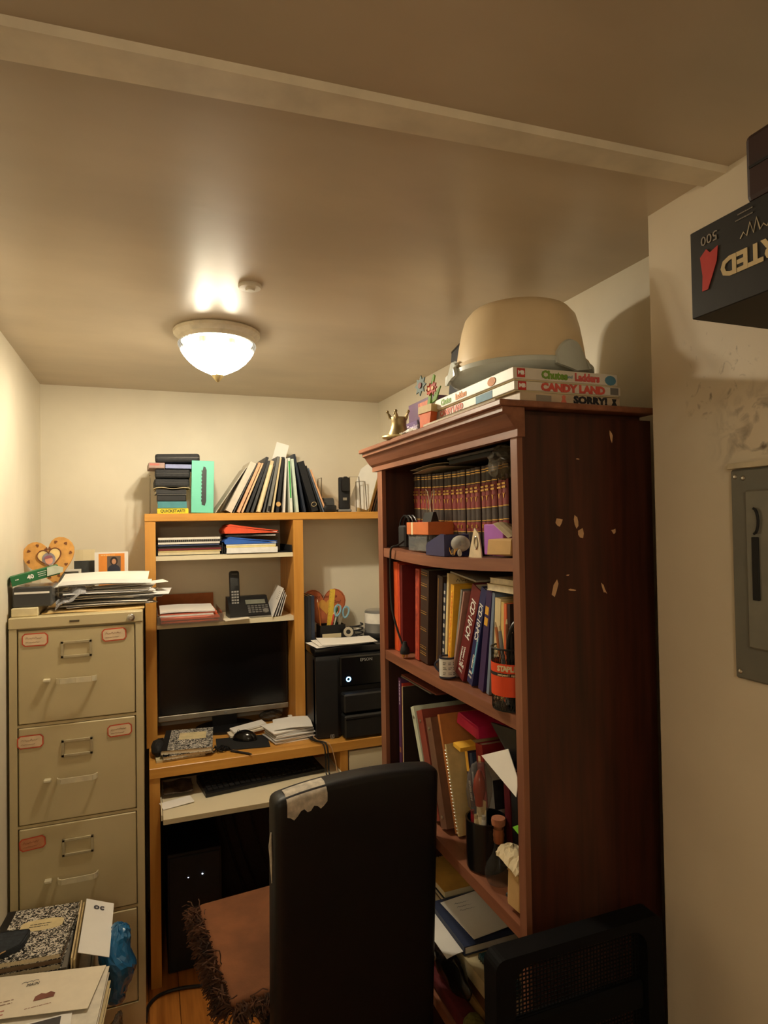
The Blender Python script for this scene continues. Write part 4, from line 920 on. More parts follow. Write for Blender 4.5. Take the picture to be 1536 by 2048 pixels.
# ================================================================== ON TOP OF THE BOOKCASE
KZ = BH + .0006
def game(label, z, th, x0, x1, y0, y1, rz=0.0):
    return T('board_game', label, 'board game', ((x0 + x1) / 2, (y0 + y1) / 2, z), (0, 0, rz)), (x1 - x0) / 2, (y1 - y0) / 2
GW = mat('game_white', (226, 218, 206), .45, var=.05)
def game_box(t, hx, hy, th, m=GW):
    obj('base', MB().box(-hx + .003, hx - .003, -hy + .003, hy - .003, 0, th * .5, .001), cream(), t)
    obj('lid', MB().box(-hx, hx, -hy, hy, .002, th, .0012), m, t)
red_p, green_p, orange_p, blue_p, pink_p = cm((204, 60, 52)), cm((120, 160, 60)), cm((226, 140, 62)), cm((86, 140, 170)), cm((226, 120, 100))
def badge(t, hx, hy, z):
    o = obj('badge', MB().box(-hx + .008, -hx + .026, -hy - .0006, -hy, z - .008, z + .009), red_p, t)
    text(t, 'MB', .0105, white(), (-hx + .017, -hy - .0007, z + .0005), X_, Z_, fat=.0006)
gx0, gx1, gy0, gy1 = .660, .912, 1.038, 1.43
SBK = cm((40, 36, 36), .5)
t, hx, hy = game('lowest board game of the stack on the bookcase, printed SORRY!', KZ, .022, gx0 + .012, gx1 + .004, gy0 + .004, gy1, R_(1))
game_box(t, hx, hy, .022, mat('game_tan', (206, 184, 156), .5))
text(t, 'SORRY!', .020, ink(), (.046, -hy - .0006, .0115), X_, Z_, fat=.0012, squash=1.25)
obj('pawn_print', MB().prism([(-.008, -.008), (.008, -.008), (.003, .001), (.005, .006), (0, .0095), (-.005, .006), (-.003, .001)], .0006, Matrix.Translation((-.020, -hy, .011)) @ UP), pink_p, t)
obj('board_print', MB().box(-.085, -.050, -hy - .0006, -hy, .004, .017), cm((150, 140, 128)), t)
obj('pawn_print', MB().prism([(-.009, -.008), (.009, -.008), (.003, .001), (.006, .008), (-.006, .008), (-.003, .001)], .0006, Matrix.Translation((hx - .016, -hy, .011)) @ UP), ink(), t)
z = KZ + .0226
t, hx, hy = game('middle board game of the stack on the bookcase, printed CANDY LAND', z, .020, gx0 + .006, gx1 + .006, gy0 + .002, gy1 - .02, R_(-.6))
game_box(t, hx, hy, .020); badge(t, hx, hy, .010)
text(t, 'CANDY LAND', .0205, cm((216, 92, 78)), (.010, -hy - .0006, .010), X_, Z_, fat=.0013, squash=1.15)
text(t, 'CANDY LAND', .0185, cm((222, 120, 104)), (-hx - .0006, .09, .010), -Y_, Z_, fat=.001, squash=1.0)
obj('corner_print', MB().box(-hx - .0006, -hx, -.10, -.03, .002, .018), blue_p, t); obj('corner_print', MB().box(hx - .026, hx - .006, -hy - .0006, -hy, .004, .018), cm((120, 118, 116)), t)
z += .0206
t, hx, hy = game('topmost board game of the stack on the bookcase, printed with ladders title', z, .025, gx0, gx1 - .004, gy0, gy1 - .03, 0)
game_box(t, hx, hy, .025); badge(t, hx, hy, .0135)
text(t, 'Chutes', .021, green_p, (-.030, -hy - .0006, .013), X_, Z_, fat=.0011, squash=1.0); text(t, 'and', .009, blue_p, (.006, -hy - .0006, .013), X_, Z_); text(t, 'Ladders', .021, cm((214, 96, 92)), (.048, -hy - .0006, .013), X_, Z_, fat=.0011, squash=.9)
text(t, 'Chutes', .018, green_p, (-hx - .0006, .11, .0125), -Y_, Z_, fat=.001); text(t, 'Ladders', .018, orange_p, (-hx - .0006, .035, .0125), -Y_, Z_, fat=.001, squash=.9)
obj('corner_print', MB().prism([(.016 * math.cos(i * PI / 6), .009 * math.sin(i * PI / 6)) for i in range(12)], .0006, frame((-hx - .0006, -.10, .013), -Y_, Z_)), orange_p, t)
obj('corner_print', MB().prism([(.014 * math.cos(i * PI / 6), .010 * math.sin(i * PI / 6)) for i in range(12)], .0006, Matrix.Translation((hx - .018, -hy, .012)) @ UP), blue_p, t)
lines(t, cm((150, 140, 130)), (hx - .075, -hy - .0002, .017), X_, Z_, .03, 3, .004, .0009, 3)
GTOP = z + .026
# cake carrier
t = T('cake_carrier', 'big beige domed cake carrier with pale blue base on the board games', 'cake carrier', (.826, 1.272, GTOP + .0045), (R_(-1), R_(1), R_(-12)))
t.scale = (.87, .87, .95)
PALE = mat('carrier_pale', (206, 212, 206), .35, var=.04); DOME = mat('carrier_dome', (242, 218, 178), .42, var=.12, scale=5)
obj('base_tray', MB().lathe([(0, 0), (.10, 0), (.104, .004), (.11, .012), (.168, .022), (.186, .028), (.192, .034), (.192, .044), (.188, .046), (.172, .046), (0, .040)], 64), PALE, t, True)
obj('dome_lid', MB().lathe([(.183, .0465), (.181, .058), (.172, .060), (.171, .072), (.165, .110), (.157, .150), (.148, .178), (.132, .196), (.100, .206), (.055, .2115), (.026, .2125), (.024, .2165), (.015, .218), (.012, .217), (0, .218)], 64), DOME, t, True)
for a in (R_(177), R_(-68)):
    mb = MB(); n = 14
    F = lambda u, r, z: Vector((r * math.cos(a + u), r * math.sin(a + u), z))
    P, Q = [], []
    for i in range(n + 1):
        u = -.30 + .60 * i / n; hgt = .030 + (.040 if a > 0 else .056) * max(0, math.cos(u / .30 * PI / 2)) ** .6
        P.append((F(u, .1935, .014 + .012 * abs(u) / .3), F(u, .1935 - .012 * (hgt > .05), hgt + .004)))
        Q.append((F(u, .202, .014 + .012 * abs(u) / .3), F(u, .202 - .012 * (hgt > .05), hgt)))
    for i in range(n):
        mb.quad(P[i][0], P[i + 1][0], Q[i + 1][0], Q[i][0], P[i][1], P[i + 1][1], Q[i + 1][1], Q[i][1])
    bmesh.ops.remove_doubles(mb.bm, verts=mb.bm.verts, dist=1e-6)
    obj('latch', mb, PALE, t, True)
# dark tablet behind
t = T('dark_frame', 'slate dark flat panel standing behind the cake carrier against the wall', 'panel', (.830, 1.612, KZ + .0), (0, R_(5), R_(-12)))
mb = MB(); mb.box(0, .012, 0, .13, 0, .302, .003); obj('backing', mb, mat('panel_slate', (58, 66, 78), .4, var=.1), t); obj('rim', MB().box(-.0015, 0, .004, .126, .292, .297), black(), t)
t['category'] = 'panel'; t.name = 'slate_board'
# purple boxes
def pbox(label, x0, x1, y0, y1, z, h, c, txt=None, rz=0.0):
    t = T('purple_box', label, 'box', ((x0 + x1) / 2, (y0 + y1) / 2, z), (0, 0, rz)); hx, hy = (x1 - x0) / 2, (y1 - y0) / 2
    obj('carton', MB().box(-hx, hx, -hy, hy, 0, h, .001), cm(c, .5), t)
    return t, hx, hy, h
t, hx, hy, h = pbox('purple game box with white lettering lying at the far end of the bookcase', .70, .84, 1.505, 1.70, KZ + .0145, .042, (86, 56, 108))
text(t, 'CRANIUM', .026, mat('print_lilac', (226, 210, 230), .7), (-hx - .0006, .012, h * .55), -Y_, Z_, fat=.0006, squash=1.0) if False else text(t, 'Cranium', .026, mat('print_lilac', (226, 210, 230), .7), (-hx - .0006, .018, h * .55), -Y_, Z_, fat=.0005)
obj('picture_print', MB().box(-hx - .0006, -hx, -hy + .004, -hy + .06, .004, h - .004), mat('print_mix', (206, 120, 84), .6, c2=(70, 50, 100), scale=60), t)
zb = KZ + .0145 + .043
t, hx, hy, h = pbox('darker purple box with orange prints, stacked on the lettered one', .715, .85, 1.515, 1.685, zb, .055, (80, 46, 84))
obj('picture_print', MB().box(-hx - .0006, -hx, -hy + .01, -hy + .10, .01, h - .008), mat('print_mix2', (216, 120, 60), .6, c2=(96, 40, 70), scale=50), t)
solo('tan_booklet', 'pale booklet lying under the purple boxes', 'booklet', MB().box(.685, .83, 1.49, 1.69, KZ, KZ + .0135, .001), mat('booklet_pale', (206, 200, 190), .6, var=.2, scale=30))
# paper craft flower pot
c = at(880, 835, X=.665)
t = T('paper_flower', 'paper craft flower in an orange pot leaning by the board games', 'paper craft', (.656, c.y + .035, KZ), (0, R_(4), R_(8)))
F = frame((0, 0, 0), -Y_, Z_)
FZ = F @ Matrix.Translation((0, 0, 0))
obj('pot', MB().prism([(-.020, 0), (.020, 0), (.027, .044), (-.027, .044)], .018, F), cm((216, 104, 50), .7), t)
obj('pot_rim', MB().prism([(-.030, .040), (.030, .040), (.030, .058), (-.030, .058)], .020, F @ Matrix.Translation((0, 0, .0005))), cm((196, 170, 120), .7), t)
GR2 = cm((110, 150, 60), .7)
obj('stem', MB().prism([(-.006, .058), (.006, .058), (.012, .09), (.022, .13), (.016, .134), (.002, .098)], .004, F @ Matrix.Translation((0, 0, .006))), GR2, t)
for s, x, z_, c in ((1, -.024, .112, (84, 104, 100)), (1, .036, .094, (176, 60, 48)), (1, .006, .098, (214, 78, 52))):
    n = 8; r = .026 if x < 0 else .016
    fl_ = obj('flower', MB().prism([((r * (1 if i % 2 == 0 else .62)) * math.cos(i * PI / n) + x, (r * (1 if i % 2 == 0 else .62)) * math.sin(i * PI / n) + z_) for i in range(2 * n)], .003, F @ Matrix.Translation((0, 0, .008 + .003 * (x < 0) + abs(x) * .3))), cm(c, .7), t)
    obj('flower_centre', MB().prism([(r * .3 * math.cos(i * PI / 6) + x, r * .3 * math.sin(i * PI / 6) + z_) for i in range(12)], .004, F @ Matrix.Translation((0, 0, .009 + .003 * (x < 0) + abs(x) * .3))), cm((120, 60, 50) if x < 0 else (240, 200, 150), .7), fl_)
obj('leaf', MB().prism([(.004, .062), (.03, .07), (.046, .10), (.026, .09)], .003, F @ Matrix.Translation((0, 0, .004))), GR2, t)
# crown bell
t = T('bell', 'small brass bell shaped like a crown at the bookcase corner', 'bell', (.648, 1.60, KZ), (R_(3), 0, 0))
BRS = mat('old_brass', (150, 132, 92), .42, metal=.6, var=.25, scale=40); BRD = mat('dish_brass', (224, 206, 150), .35, metal=.35)
obj('dish', MB().lathe([(0, .002), (.026, 0), (.042, .002), (.047, .006), (.045, .010), (.038, .012), (.03, .010), (0, .009)], 36), BRD, t, True)
obj('body', MB().lathe([(.030, .012), (.029, .018), (.024, .028), (.021, .040), (.021, .050), (.023, .060), (.022, .062), (.019, .050), (.018, .040), (0, .038)], 32), BRS, t, True)
mb = MB()
for i in range(5):
    a = i * 2 * PI / 5 + .3; b0 = Vector((.022 * math.cos(a), .022 * math.sin(a), .058)); b1 = Vector((.031 * math.cos(a), .031 * math.sin(a), .074))
    mb.tube([b0, b1], [.006, .002], 6); mb.ball(b1 + Vector((0, 0, .002)), .0042, u=10, v=8)
obj('crown_points', mb, BRS, t, True)
# shells and bits between bell and boxes
solo('seashell', 'tan seashell lying between the bell and the purple box', 'shell', MB().lathe([(.001, 0), (.010, .008), (.014, .020), (.010, .034), (.003, .046), (0, .048)], 14, c=(0, 0, 0)).crumple(.001, 1), mat('shell_tan', (196, 146, 92), .5, var=.3, scale=60), (.662, 1.475, KZ + .014), (R_(80), 0, R_(20)), smooth=True)
solo('folded_paper', 'crumpled white tissue beside the seashell on the bookcase', 'tissue', MB().sheet(.05, .07, lambda u, v: .010 + .012 * math.sin(3 * u) * math.sin(3 * v), 8, 8, .001, Matrix.Translation((.640, 1.508, KZ))).crumple(.003, 6), paper())
solo('thin_magazines', 'few thin magazines under the lowest board game, edges showing', 'magazine', MB().box(.632, .655, 1.06, 1.40, KZ, KZ + .010, .001), mat('magazine_edges', (206, 192, 170), .7, var=.3, scale=60, stretch=(1, 1, 30)))

# ================================================================== SHELF WITH THE ENCYCLOPEDIA
A0 = 1.5305
ENB = mat('ency_brown', (58, 44, 38), .5, var=.12, scale=40); ENR = mat('ency_red', (128, 36, 34), .5, var=.1)
def arc_prof(r0, t, d, k=8, off=0.0):
    """spine outline, rounded towards -y"""
    P = []
    for i in range(k + 1):
        u = -1 + 2 * i / k; P.append((t / 2 + u * (t / 2 + off * .0), -r0 * (1 - u * u) - off))
    return P
ET, EH, ED = .0246, .217, .165
NUM = 'one two three four five six seven eight nine ten eleven twelve thirteen fourteen fifteen sixteen seventeen eighteen nineteen twenty twenty-one'.split()
def ency(loc, n):
    t = T('encyclopedia_volume', 'dark brown and red encyclopedia volume with the number %s on its spine' % NUM[n - 1], 'book', loc, (0, 0, -PI / 2), 'encyclopedia row on the top shelf')
    mb = MB(); mb.prism(arc_prof(.005, ET, 0) + [(ET, ED), (ET - .002, ED), (ET - .002, .002), (.002, .002), (.002, ED), (0, ED)], EH)
    obj('cover', mb, ENB, t)
    obj('pages', MB().box(.002, ET - .002, .002, ED - .003, .003, EH - .004), pages(), t)
    def band(nm, z0, z1, m, off): return obj(nm, MB().prism(arc_prof(.005, ET, 0, 8, off) + [(ET, .001), (0, .001)], z1 - z0, Matrix.Translation((0, 0, z0))), m, t)
    band('red_label', .118, .176, ENR, .0004); band('red_label', .060, .082, ENR, .0004)
    mb = MB()
    for z in (.208, .202, .178, .115, .084, .0575): mb.prism(arc_prof(.005, ET, 0, 8, .0006) + [(ET, .001), (0, .001)], .0022, Matrix.Translation((0, 0, z)))
    obj('gilt_lines', mb, gold(), t, kind='stuff')
    mb = MB()
    for z, w in ((.164, .013), (.156, .015)): mb.box(ET / 2 - w / 2, ET / 2 + w / 2, -.0062, -.004, z, z + .0045)
    mb.prism([(-.0055, .006), (-.002, .002), (-.001, -.006), (.001, -.006), (.002, .002), (.0055, .006), (.002, .0045), (0, .003), (-.002, .0045)], .0016, Matrix.Translation((ET / 2, -.0046, .139)) @ UP)
    obj('gilt_emblem', mb, gold(), t)
    return t
first = None
for n in range(1, 22):
    loc = (.765 + .002 * math.sin(n * 2.3), 1.772 - (n - 1) * .0259, A0 - .0005)
    sagz = -.012 * math.sin(PI * (1.7875 - (loc[1] - .012)) / .733) if True else 0
    loc = (loc[0], loc[1], A0 + max(sagz, -.012) + .0006)
    if first is None: first = ency(loc, n); t = first
    else: t = dup(first, loc, None, 'dark brown and red encyclopedia volume with the number %s on its spine' % NUM[n - 1])
    text(t, str(n), .0125, gold(), (ET / 2, -.0058, .071), X_, Z_, fat=.0003, squash=.8)
EZ = A0 - .012 + EH
# things lying flat above the row
for i, (lb, y0, y1, z, th, m) in enumerate((('flat black case lying on the encyclopedia row', 1.24, 1.45, EZ + .0135, .012, black()), ('thin grey folder on top of the black case over the encyclopedia', 1.20, 1.46, EZ + .0262, .006, mat('folder_grey', (110, 108, 104), .5)))):
    solo('flat_case' if i == 0 else 'flat_folder', lb, 'case' if i == 0 else 'folder', MB().box(.725, .90, y0, y1, z, z + th, .001), m, rot=(0, 0, 0))
for i, lb in enumerate(('loose papers lying over the far encyclopedia volumes', 'upper loose paper over the far encyclopedia volumes')):
    solo('loose_paper', lb, 'paper', MB().sheet(.14, .22, lambda u, v: .004 * math.sin(4 * v) + .003 * i, 4, 8, .0012, Matrix.Translation((.735 + .008 * i, 1.49, EZ + .0142 + .006 * i)) @ Matrix.Rotation(R_(4 * i), 4, 'Z')), mat('paper_dim', (196, 180, 156), .85))
t = solo('shelf_bag', 'crumpled clear plastic bag drooping over the near encyclopedia volumes', 'bag', MB().ball((.700, 1.150, A0 + .195), .036, .7, 1.25, .95, 18, 14).crumple(.005, 12), clear('bag_shelf', (214, 204, 184), .86, .12))
# front things
a0 = A0 - .006
c = at(870, 1062, X=.70)
t = T('clear_box', 'clear plastic box of dark clips under the orange card box', 'box', (.690, 1.518, A0 - .0052), (0, 0, 0))
obj('box', MB().box(0, .064, 0, .125, 0, .041, .001), clear('box_clear', (236, 240, 240), .72, .06), t); obj('lid', MB().box(-.0005, .0645, -.0005, .1255, .0415, .044), clear('box_clear', (236, 240, 240), .72, .06), t)
obj('contents', MB().box(.012, .058, .008, .085, .001, .030, .003).crumple(.003, 3), mat('clips_dark', (52, 54, 56), .4, var=.5, scale=80), t)
t = T('orange_box', 'orange cardboard box with cream band carrying the big binder clip', 'box', (.686, 1.50, A0 + .0394), (0, 0, R_(1)))
obj('carton', MB().box(0, .085, 0, .140, 0, .034, .001), mat('box_orange', (206, 112, 58), .6, var=.08), t); obj('band', MB().box(-.0004, .0854, .098, .108, -.0002, .0344), cream(), t)
t = T('binder_clip', 'large black binder clip with wire arms on the orange box', 'clip', (.722, 1.563, A0 + .0740), (0, 0, R_(-90)))
obj('spring', MB().prism([(-.012, 0), (.012, 0), (.004, .026), (-.004, .026)], .058, frame((-.029, 0, 0), Y_, Z_)), black(), t)
for s in (-1, 1): obj('wire_arm', MB().tube([(-.013, s * .003, .024), (-.008, s * .006, .06), (-.006, s * .010, .082), (.0, s * .012, .088), (.006, s * .010, .082), (.008, s * .006, .06), (.013, s * .003, .024)], .0013, 6), steel(), t, True)
t = T('charger', 'black charger with its coiled cable at the far end of the encyclopedia shelf', 'charger', (.695, 1.705, A0 - .0002), (0, 0, 0))
obj('body', MB().box(0, .035, -.02, .03, 0, .065, .005), blackm(), t)
obj('coil', MB().tube([(.008 + .0008 * i, .0 + .034 * math.cos(i * .45), .058 + .036 * math.sin(i * .45)) for i in range(42)], .0028, 6), black(), t, True)
pp = [(.688, 1.672, A0 + .02), (.668, 1.672, A0 + .008), (.652, 1.68, A0 + .001), (.652, 1.69, A0 - .03), (.655, 1.70, A0 - .10), (.656, 1.695, 1.36), (.662, 1.67, 1.30), (.668, 1.648, 1.262)]
cable('black power cord hanging from the encyclopedia shelf down past the orange books', pp, .0030, black(), name='power_cable')
t = T('power_plug', 'black three pin plug resting on the shelf below the orange books', 'plug', (.672, 1.640, 1.2262), (0, 0, R_(10)))
obj('body', MB().lathe([(.013, .010), (.014, .018), (.012, .026), (.008, .032), (.005, .044), (0, .045)], 16), blackm(), t, True)
mb = MB()
for x, y in ((-.006, 0), (.006, 0), (0, .006)): mb.box(x - .001, x + .001, y - .003, y + .003, 0.0003, .012)
obj('pins', mb, gold(), t)
# navy tray
t = T('navy_tray', 'dark navy sloping desk tray with pale label in front of the encyclopedia', 'tray', (.672, 1.485, A0 - .0108), (0, 0, R_(-2)))
F = frame((0, 0, 0), Y_, Z_)
mb = MB(); mb.prism([(0, 0), (-.115, 0), (-.115, .052), (-.095, .054), (-.012, .032), (0, .024)], .006, F); mb.prism([(0, 0), (-.115, 0), (-.115, .052), (-.095, .054), (-.012, .032), (0, .024)], .006, F @ Matrix.Translation((0, 0, .060)))
mb.box(.006, .060, -.115, 0, 0, .005); mb.box(.006, .060, -.115, -.110, .005, .052); mb.box(.006, .060, -.006, 0, .005, .024); mb.box(.006, .060, -.06, -.055, .005, .034)
obj('shell', mb, mat('navy_plastic', (44, 48, 92), .4, var=.08), t)
obj('cards', MB().box(.010, .056, -.050, -.010, .006, .030).crumple(.001, 2), cream(), t); obj('clips', MB().box(.010, .056, -.105, -.066, .006, .034).crumple(.004, 4), mat('clips_dark', (52, 54, 56), .4), t)
# glass car figurine
t = T('glass_ornament', 'clear glass ornament with round bulbs beside the navy tray', 'ornament', (.700, 1.335, A0 - .0100))
OG = clear('ornament_glass', (255, 250, 240), .74, .03, .9)
obj('body', MB().ball((0, .012, .030), .022, 1, 1.25, .9, 20, 14), OG, t, True); obj('head', MB().ball((-.004, .052, .034), .017, 1, 1, 1, 18, 12), OG, t, True)
mb = MB()
for y in (-.006, .030, .052): mb.ball((-.012, y, .0085), .0085, .5, 1, 1, 14, 10)
obj('feet', mb, OG, t, True)
obj('wire', MB().tube([(-.018 + .004 * math.sin(i), .07 - i * .004, .012 + .008 * math.sin(i * 1.4)) for i in range(20)], .0012, 5), gold(), t, True)
# pale carton, purple box, kraft roll
t = T('tape_carton', 'torn pale cardboard sleeve between glass ornament and purple box', 'card', (.700, 1.240, A0 - .0105), (0, 0, R_(-2)))
obj('card', MB().prism([(0, 0), (.064, 0), (.058, .03), (.05, .055), (.03, .068), (.022, .05), (.012, .03)], .003, frame((0, .065, 0), -Y_, Z_)), mat('card_pale', (214, 196, 160), .8, var=.12, scale=50), t)
obj('hole_rim', MB().tube([(-.0036, .026 + .008 * math.cos(i * PI / 8), .034 + .014 * math.sin(i * PI / 8)) for i in range(16)], .002, 5, close=True), steel(), t)
PUR = mat('purple_card', (164, 92, 186), .55, var=.05); PUD = mat('purple_dark', (86, 36, 92), .55)
t = T('lilac_box', 'bright purple box standing before the last encyclopedia volumes', 'box', (.694, 1.142, A0 - .0020), (0, 0, R_(-4)))
obj('carton', MB().box(0, .080, .0, .090, 0, .066, .002), PUD, t); obj('lid', MB().box(-.0012, .030, -.001, .091, .0, .0675, .002), PUR, t)
t = T('kraft_packet', 'tan paper packet lying at the near end of the encyclopedia shelf', 'packet', (.668, 1.070, A0 + .0018), (0, 0, R_(8)))
obj('packet', MB().box(0, .045, 0, .078, 0, .034, .003).crumple(.0016, 5), kraft(), t); obj('flap', MB().sheet(.06, .06, lambda u, v: .028 * v + .004 * math.sin(5 * u), 6, 6, .001, Matrix.Translation((.0, .01, .036)) @ Matrix.Rotation(R_(-10), 4, 'Z')), mat('flap_pale', (222, 204, 168), .8), t)
obj('dark_box', MB().box(.046, .085, .0, .055, .0, .030), mat('box_brown', (96, 74, 50), .7), t)

# ================================================================== SHELF OF CODE BOOKS
Bz = 1.2253
def shelf_row(items, y0, x, z, z_h=None):
    return lean_row(items, y0, x, z, rz=-PI / 2)
LEA = mat('brown_leather', (62, 42, 34), .4, var=.2, scale=30, bump=.15, bscale=120)
rowb = [('tall bright orange book at the far end of the code book shelf', 'orange_book', .032, .262, .20, 0, 0, (226, 92, 44)),
        ('orange red folder pressed against the bright orange book', 'red_folder', .012, .258, .21, 0, .001, (212, 76, 44), .6),
        ('wine red book leaning behind the hanging cord', 'wine_book', .014, .254, .21, 1, .001, (112, 30, 30)),
        ('worn red cloth book with frayed orange spine', 'worn_book', .026, .250, .20, 3, ('at', .150), (186, 70, 48)),
        ('thick dark brown leather volume with gilt bands', 'leather_book', .050, .250, .22, 4.5, .002, (62, 42, 34)),
        ('second dark brown leather volume with one gilt line', 'leather_book', .030, .242, .22, 5, ('at', .288), (54, 36, 28)),
        ('black and white patterned folder behind the small mug', 'patterned_folder', .012, .225, .20, 5.5, .004, (50, 56, 72)),
        ('cream folder with handwriting standing behind the yellow magazine', 'cream_folder', .010, .252, .20, 6, .002, (226, 204, 150), .7, paper()),
        ('yellow orange magazine with a red square on its cover', 'yellow_magazine', .016, .226, .20, 8, .001, (244, 182, 50)),
        ('grey dotted pocket folder leaning behind the red code book', 'dotted_folder', .007, .222, .21, 14, .002, (140, 140, 132)),
        ('dusty pink folder between dotted folder and red code book', 'pink_folder', .006, .224, .21, 18, .001, (176, 136, 124)),
        ('thick dark red code book titled ICD-10-CM', 'code_book', .040, .240, .21, 23, .002, (112, 28, 30)),
        ('navy code book titled ICD-10-PCS', 'code_book', .025, .238, .21, 19, .001, (40, 44, 96)),
        ('violet and navy book with yellow squares on its spine', 'violet_book', .022, .232, .20, 12, .001, (58, 38, 88)),
        ('clear blue binder between the violet book and cream books', 'clear_binder', .010, .226, .20, 9, .001, (120, 136, 160)),
        ('cream paperback behind the mesh pencil cup', 'cream_book', .022, .214, .19, 5, .001, (226, 206, 160)),
        ('second cream paperback, yellower, by the dark one', 'cream_book', .012, .208, .19, 3, .001, (220, 190, 120)),
        ('orange and white booklet behind the looped black cable', 'orange_booklet', .010, .206, .19, 2, .001, (226, 110, 64)),
        ('dark brown thin book at the near end behind the pencil cup', 'brown_book', .010, .206, .19, 1, .001, (60, 34, 28))]
rb = shelf_row(rowb, 1.764, .688, Bz)
def on_spine(t, s, size, m, x, z, fat=.0006, y=-.0006, squash=1.0, down=True, shear=0.0):
    return text(t, s, size, m, (x, y, z), -Z_ if down else Z_, X_ if down else -X_, fat=fat, squash=squash, shear=shear)
WH = white()
on_spine(rb[11], 'ICD\u00b710\u00b7CM', .029, WH, .020, .158, .0006, squash=.74, shear=.08)
text(rb[11], '2014', .013, WH, (.020, -.0006, .033), X_, Z_, fat=.0005, squash=.85); text(rb[11], 'PMIC', .009, WH, (.020, -.0006, .018), X_, Z_, squash=.9)
on_spine(rb[11], 'Volumes 1 2 3', .009, WH, .022, .058, .0002); on_spine(rb[11], 'Codebook', .009, WH, .011, .060, .0002)
on_spine(rb[12], 'ICD\u00b710\u00b7PCS', .021, WH, .0115, .156, .0004, squash=.88, shear=.08)
on_spine(rb[12], 'Codebook', .008, WH, .013, .058, .0002)
text(rb[12], '2014', .009, WH, (.011, -.0006, .028), X_, Z_, fat=.0003, squash=.8); text(rb[12], 'PMIC', .007, WH, (.011, -.0006, .017), X_, Z_)
obj('blue_panel', MB().box(.0165, .0218, -.0005, .0003, .03, .12), cm((110, 176, 206)), rb[12])
for z in (.175, .150): obj('yellow_square', MB().box(.002, .016, -.0005, .0003, z, z + .018), cm((232, 176, 60)), rb[13])
for k, b in ((4, (.02, .036, .085, .130, .170, .205, .235)), (5, ())):
    mb = MB()
    for z in b: mb.box(.001, .039, -.0006, .0004, z, z + .0018); mb.box(.001, .039, -.0006, .0004, z + .006, z + .0072)
    if k == 5: mb.box(.006, .0075, -.0006, .0004, .01, .235)
    obj('gilt_bands', mb, gold(), rb[k], kind='stuff')
obj('frayed_spine', MB().box(.002, .019, -.0006, .0004, .002, .246), mat('frayed', (206, 84, 52), .8, c2=(120, 40, 30), scale=60, lo=.3, hi=.7), rb[3])
obj('red_square', MB().box(.0141, .0146, .018, .12, .06, .12), cm((166, 40, 36)), rb[8])
obj('spine_print', MB().box(.003, .011, -.0006, .0004, .02, .21), mat('spine_speckle', (250, 200, 70), .6, c2=(226, 110, 40), scale=160), rb[8])
mb = MB(); rnd = random.Random(4)
for i in range(10): z = .01 + i * .021; mb.box(.002, .009, -.0006, .0004, z, z + rnd.uniform(.006, .014))
obj('white_patches', mb, cm((206, 200, 190)), rb[6])
scribble(rb[7], ink(), (.0101, .02, .232), Y_, Z_, .07, .010, 3, .0009)
mb = MB()
for i in range(9):
    for j in range(20): mb.box(.0069, .0073, .008 + i * .010, .012 + i * .010, .010 + j * .0104, .0135 + j * .0104)
obj('dots', mb, cm((84, 86, 84)), rb[9], kind='stuff')
solo('pink_note', 'pale pink slip poking out before the worn red book', 'note', MB().sheet(.020, .045, lambda u, v: 0, 2, 2, .0008, Matrix.Translation((.694, 1.606, 1.27)) @ Matrix.Rotation(PI / 2, 4, 'X')), mat('note_pink', (226, 176, 160), .8))
# lying on top of that row
solo('grey_magazine', 'grey magazine lying slanted over the red code book tops', 'magazine', MB().box(0, .19, 0, .13, 0, .004), mat('magazine_grey', (170, 160, 140), .6), (.70, 1.275, Bz + .2385), (R_(6), 0, 0))
solo('black_magazine', 'black thin magazine lying over the leather volumes', 'magazine', MB().box(.695, .88, 1.405, 1.60, Bz + .2620, Bz + .2655), blackm())
for lb, y0, y1, z, th, x in (('cream paperback lying on the standing books behind the pencil cup', 1.075, 1.20, Bz + .229, .014, .690), ('upper cream paperback, slightly askew under the encyclopedia shelf', 1.085, 1.195, Bz + .2440, .012, .694)):
    t = T('lying_book', lb, 'book', (x, y0, z), (0, 0, R_(2)))
    obj('cover', MB().box(0, .17, 0, y1 - y0, 0, .0012), cream(), t); obj('cover', MB().box(0, .17, 0, y1 - y0, th - .0012, th), cream(), t); obj('pages', MB().box(.0008, .168, .001, y1 - y0 - .001, .0012, th - .0012), pages(), t)
t = book('tall pale book jammed upright against the near bookcase side', .014, .19, .226, (.700, 1.0745, Bz), 0, -PI / 2, (206, 194, 160), 'pale_book', pm=cream())
# mug
c = at(910, 1358, Z=Bz)
t = T('mug', 'tiny white enamel mug with printed words and dark rim', 'mug', (.682, 1.392, Bz), (0, 0, R_(20)))
r, h = .0205, .050
obj('body', MB().lathe([(0, .001), (r, .001), (r, h), (r - .0025, h), (r - .0025, .004), (0, .004)], 32), mat('enamel_white', (226, 224, 216), .3, var=.03), t, True)
obj('rim', MB().lathe([(r + .0004, h - .004), (r + .0004, h + .0006), (r - .003, h + .0006), (r - .003, h - .004)], 32), mat('rim_navy', (40, 44, 66), .3), t, True)
obj('base_ring', MB().lathe([(r + .0004, .0), (r + .0004, .004)], 32), mat('rim_navy', (40, 44, 66), .3), t)
obj('handle', MB().tube([(r * math.cos(1.9) * (1 + .45 * math.sin(i * PI / 8)), r * math.sin(1.9) * (1 + .75 * math.sin(i * PI / 8)), .010 + i * .0038) for i in range(9)], .0028, 8), mat('rim_navy', (40, 44, 66), .3), t, True)
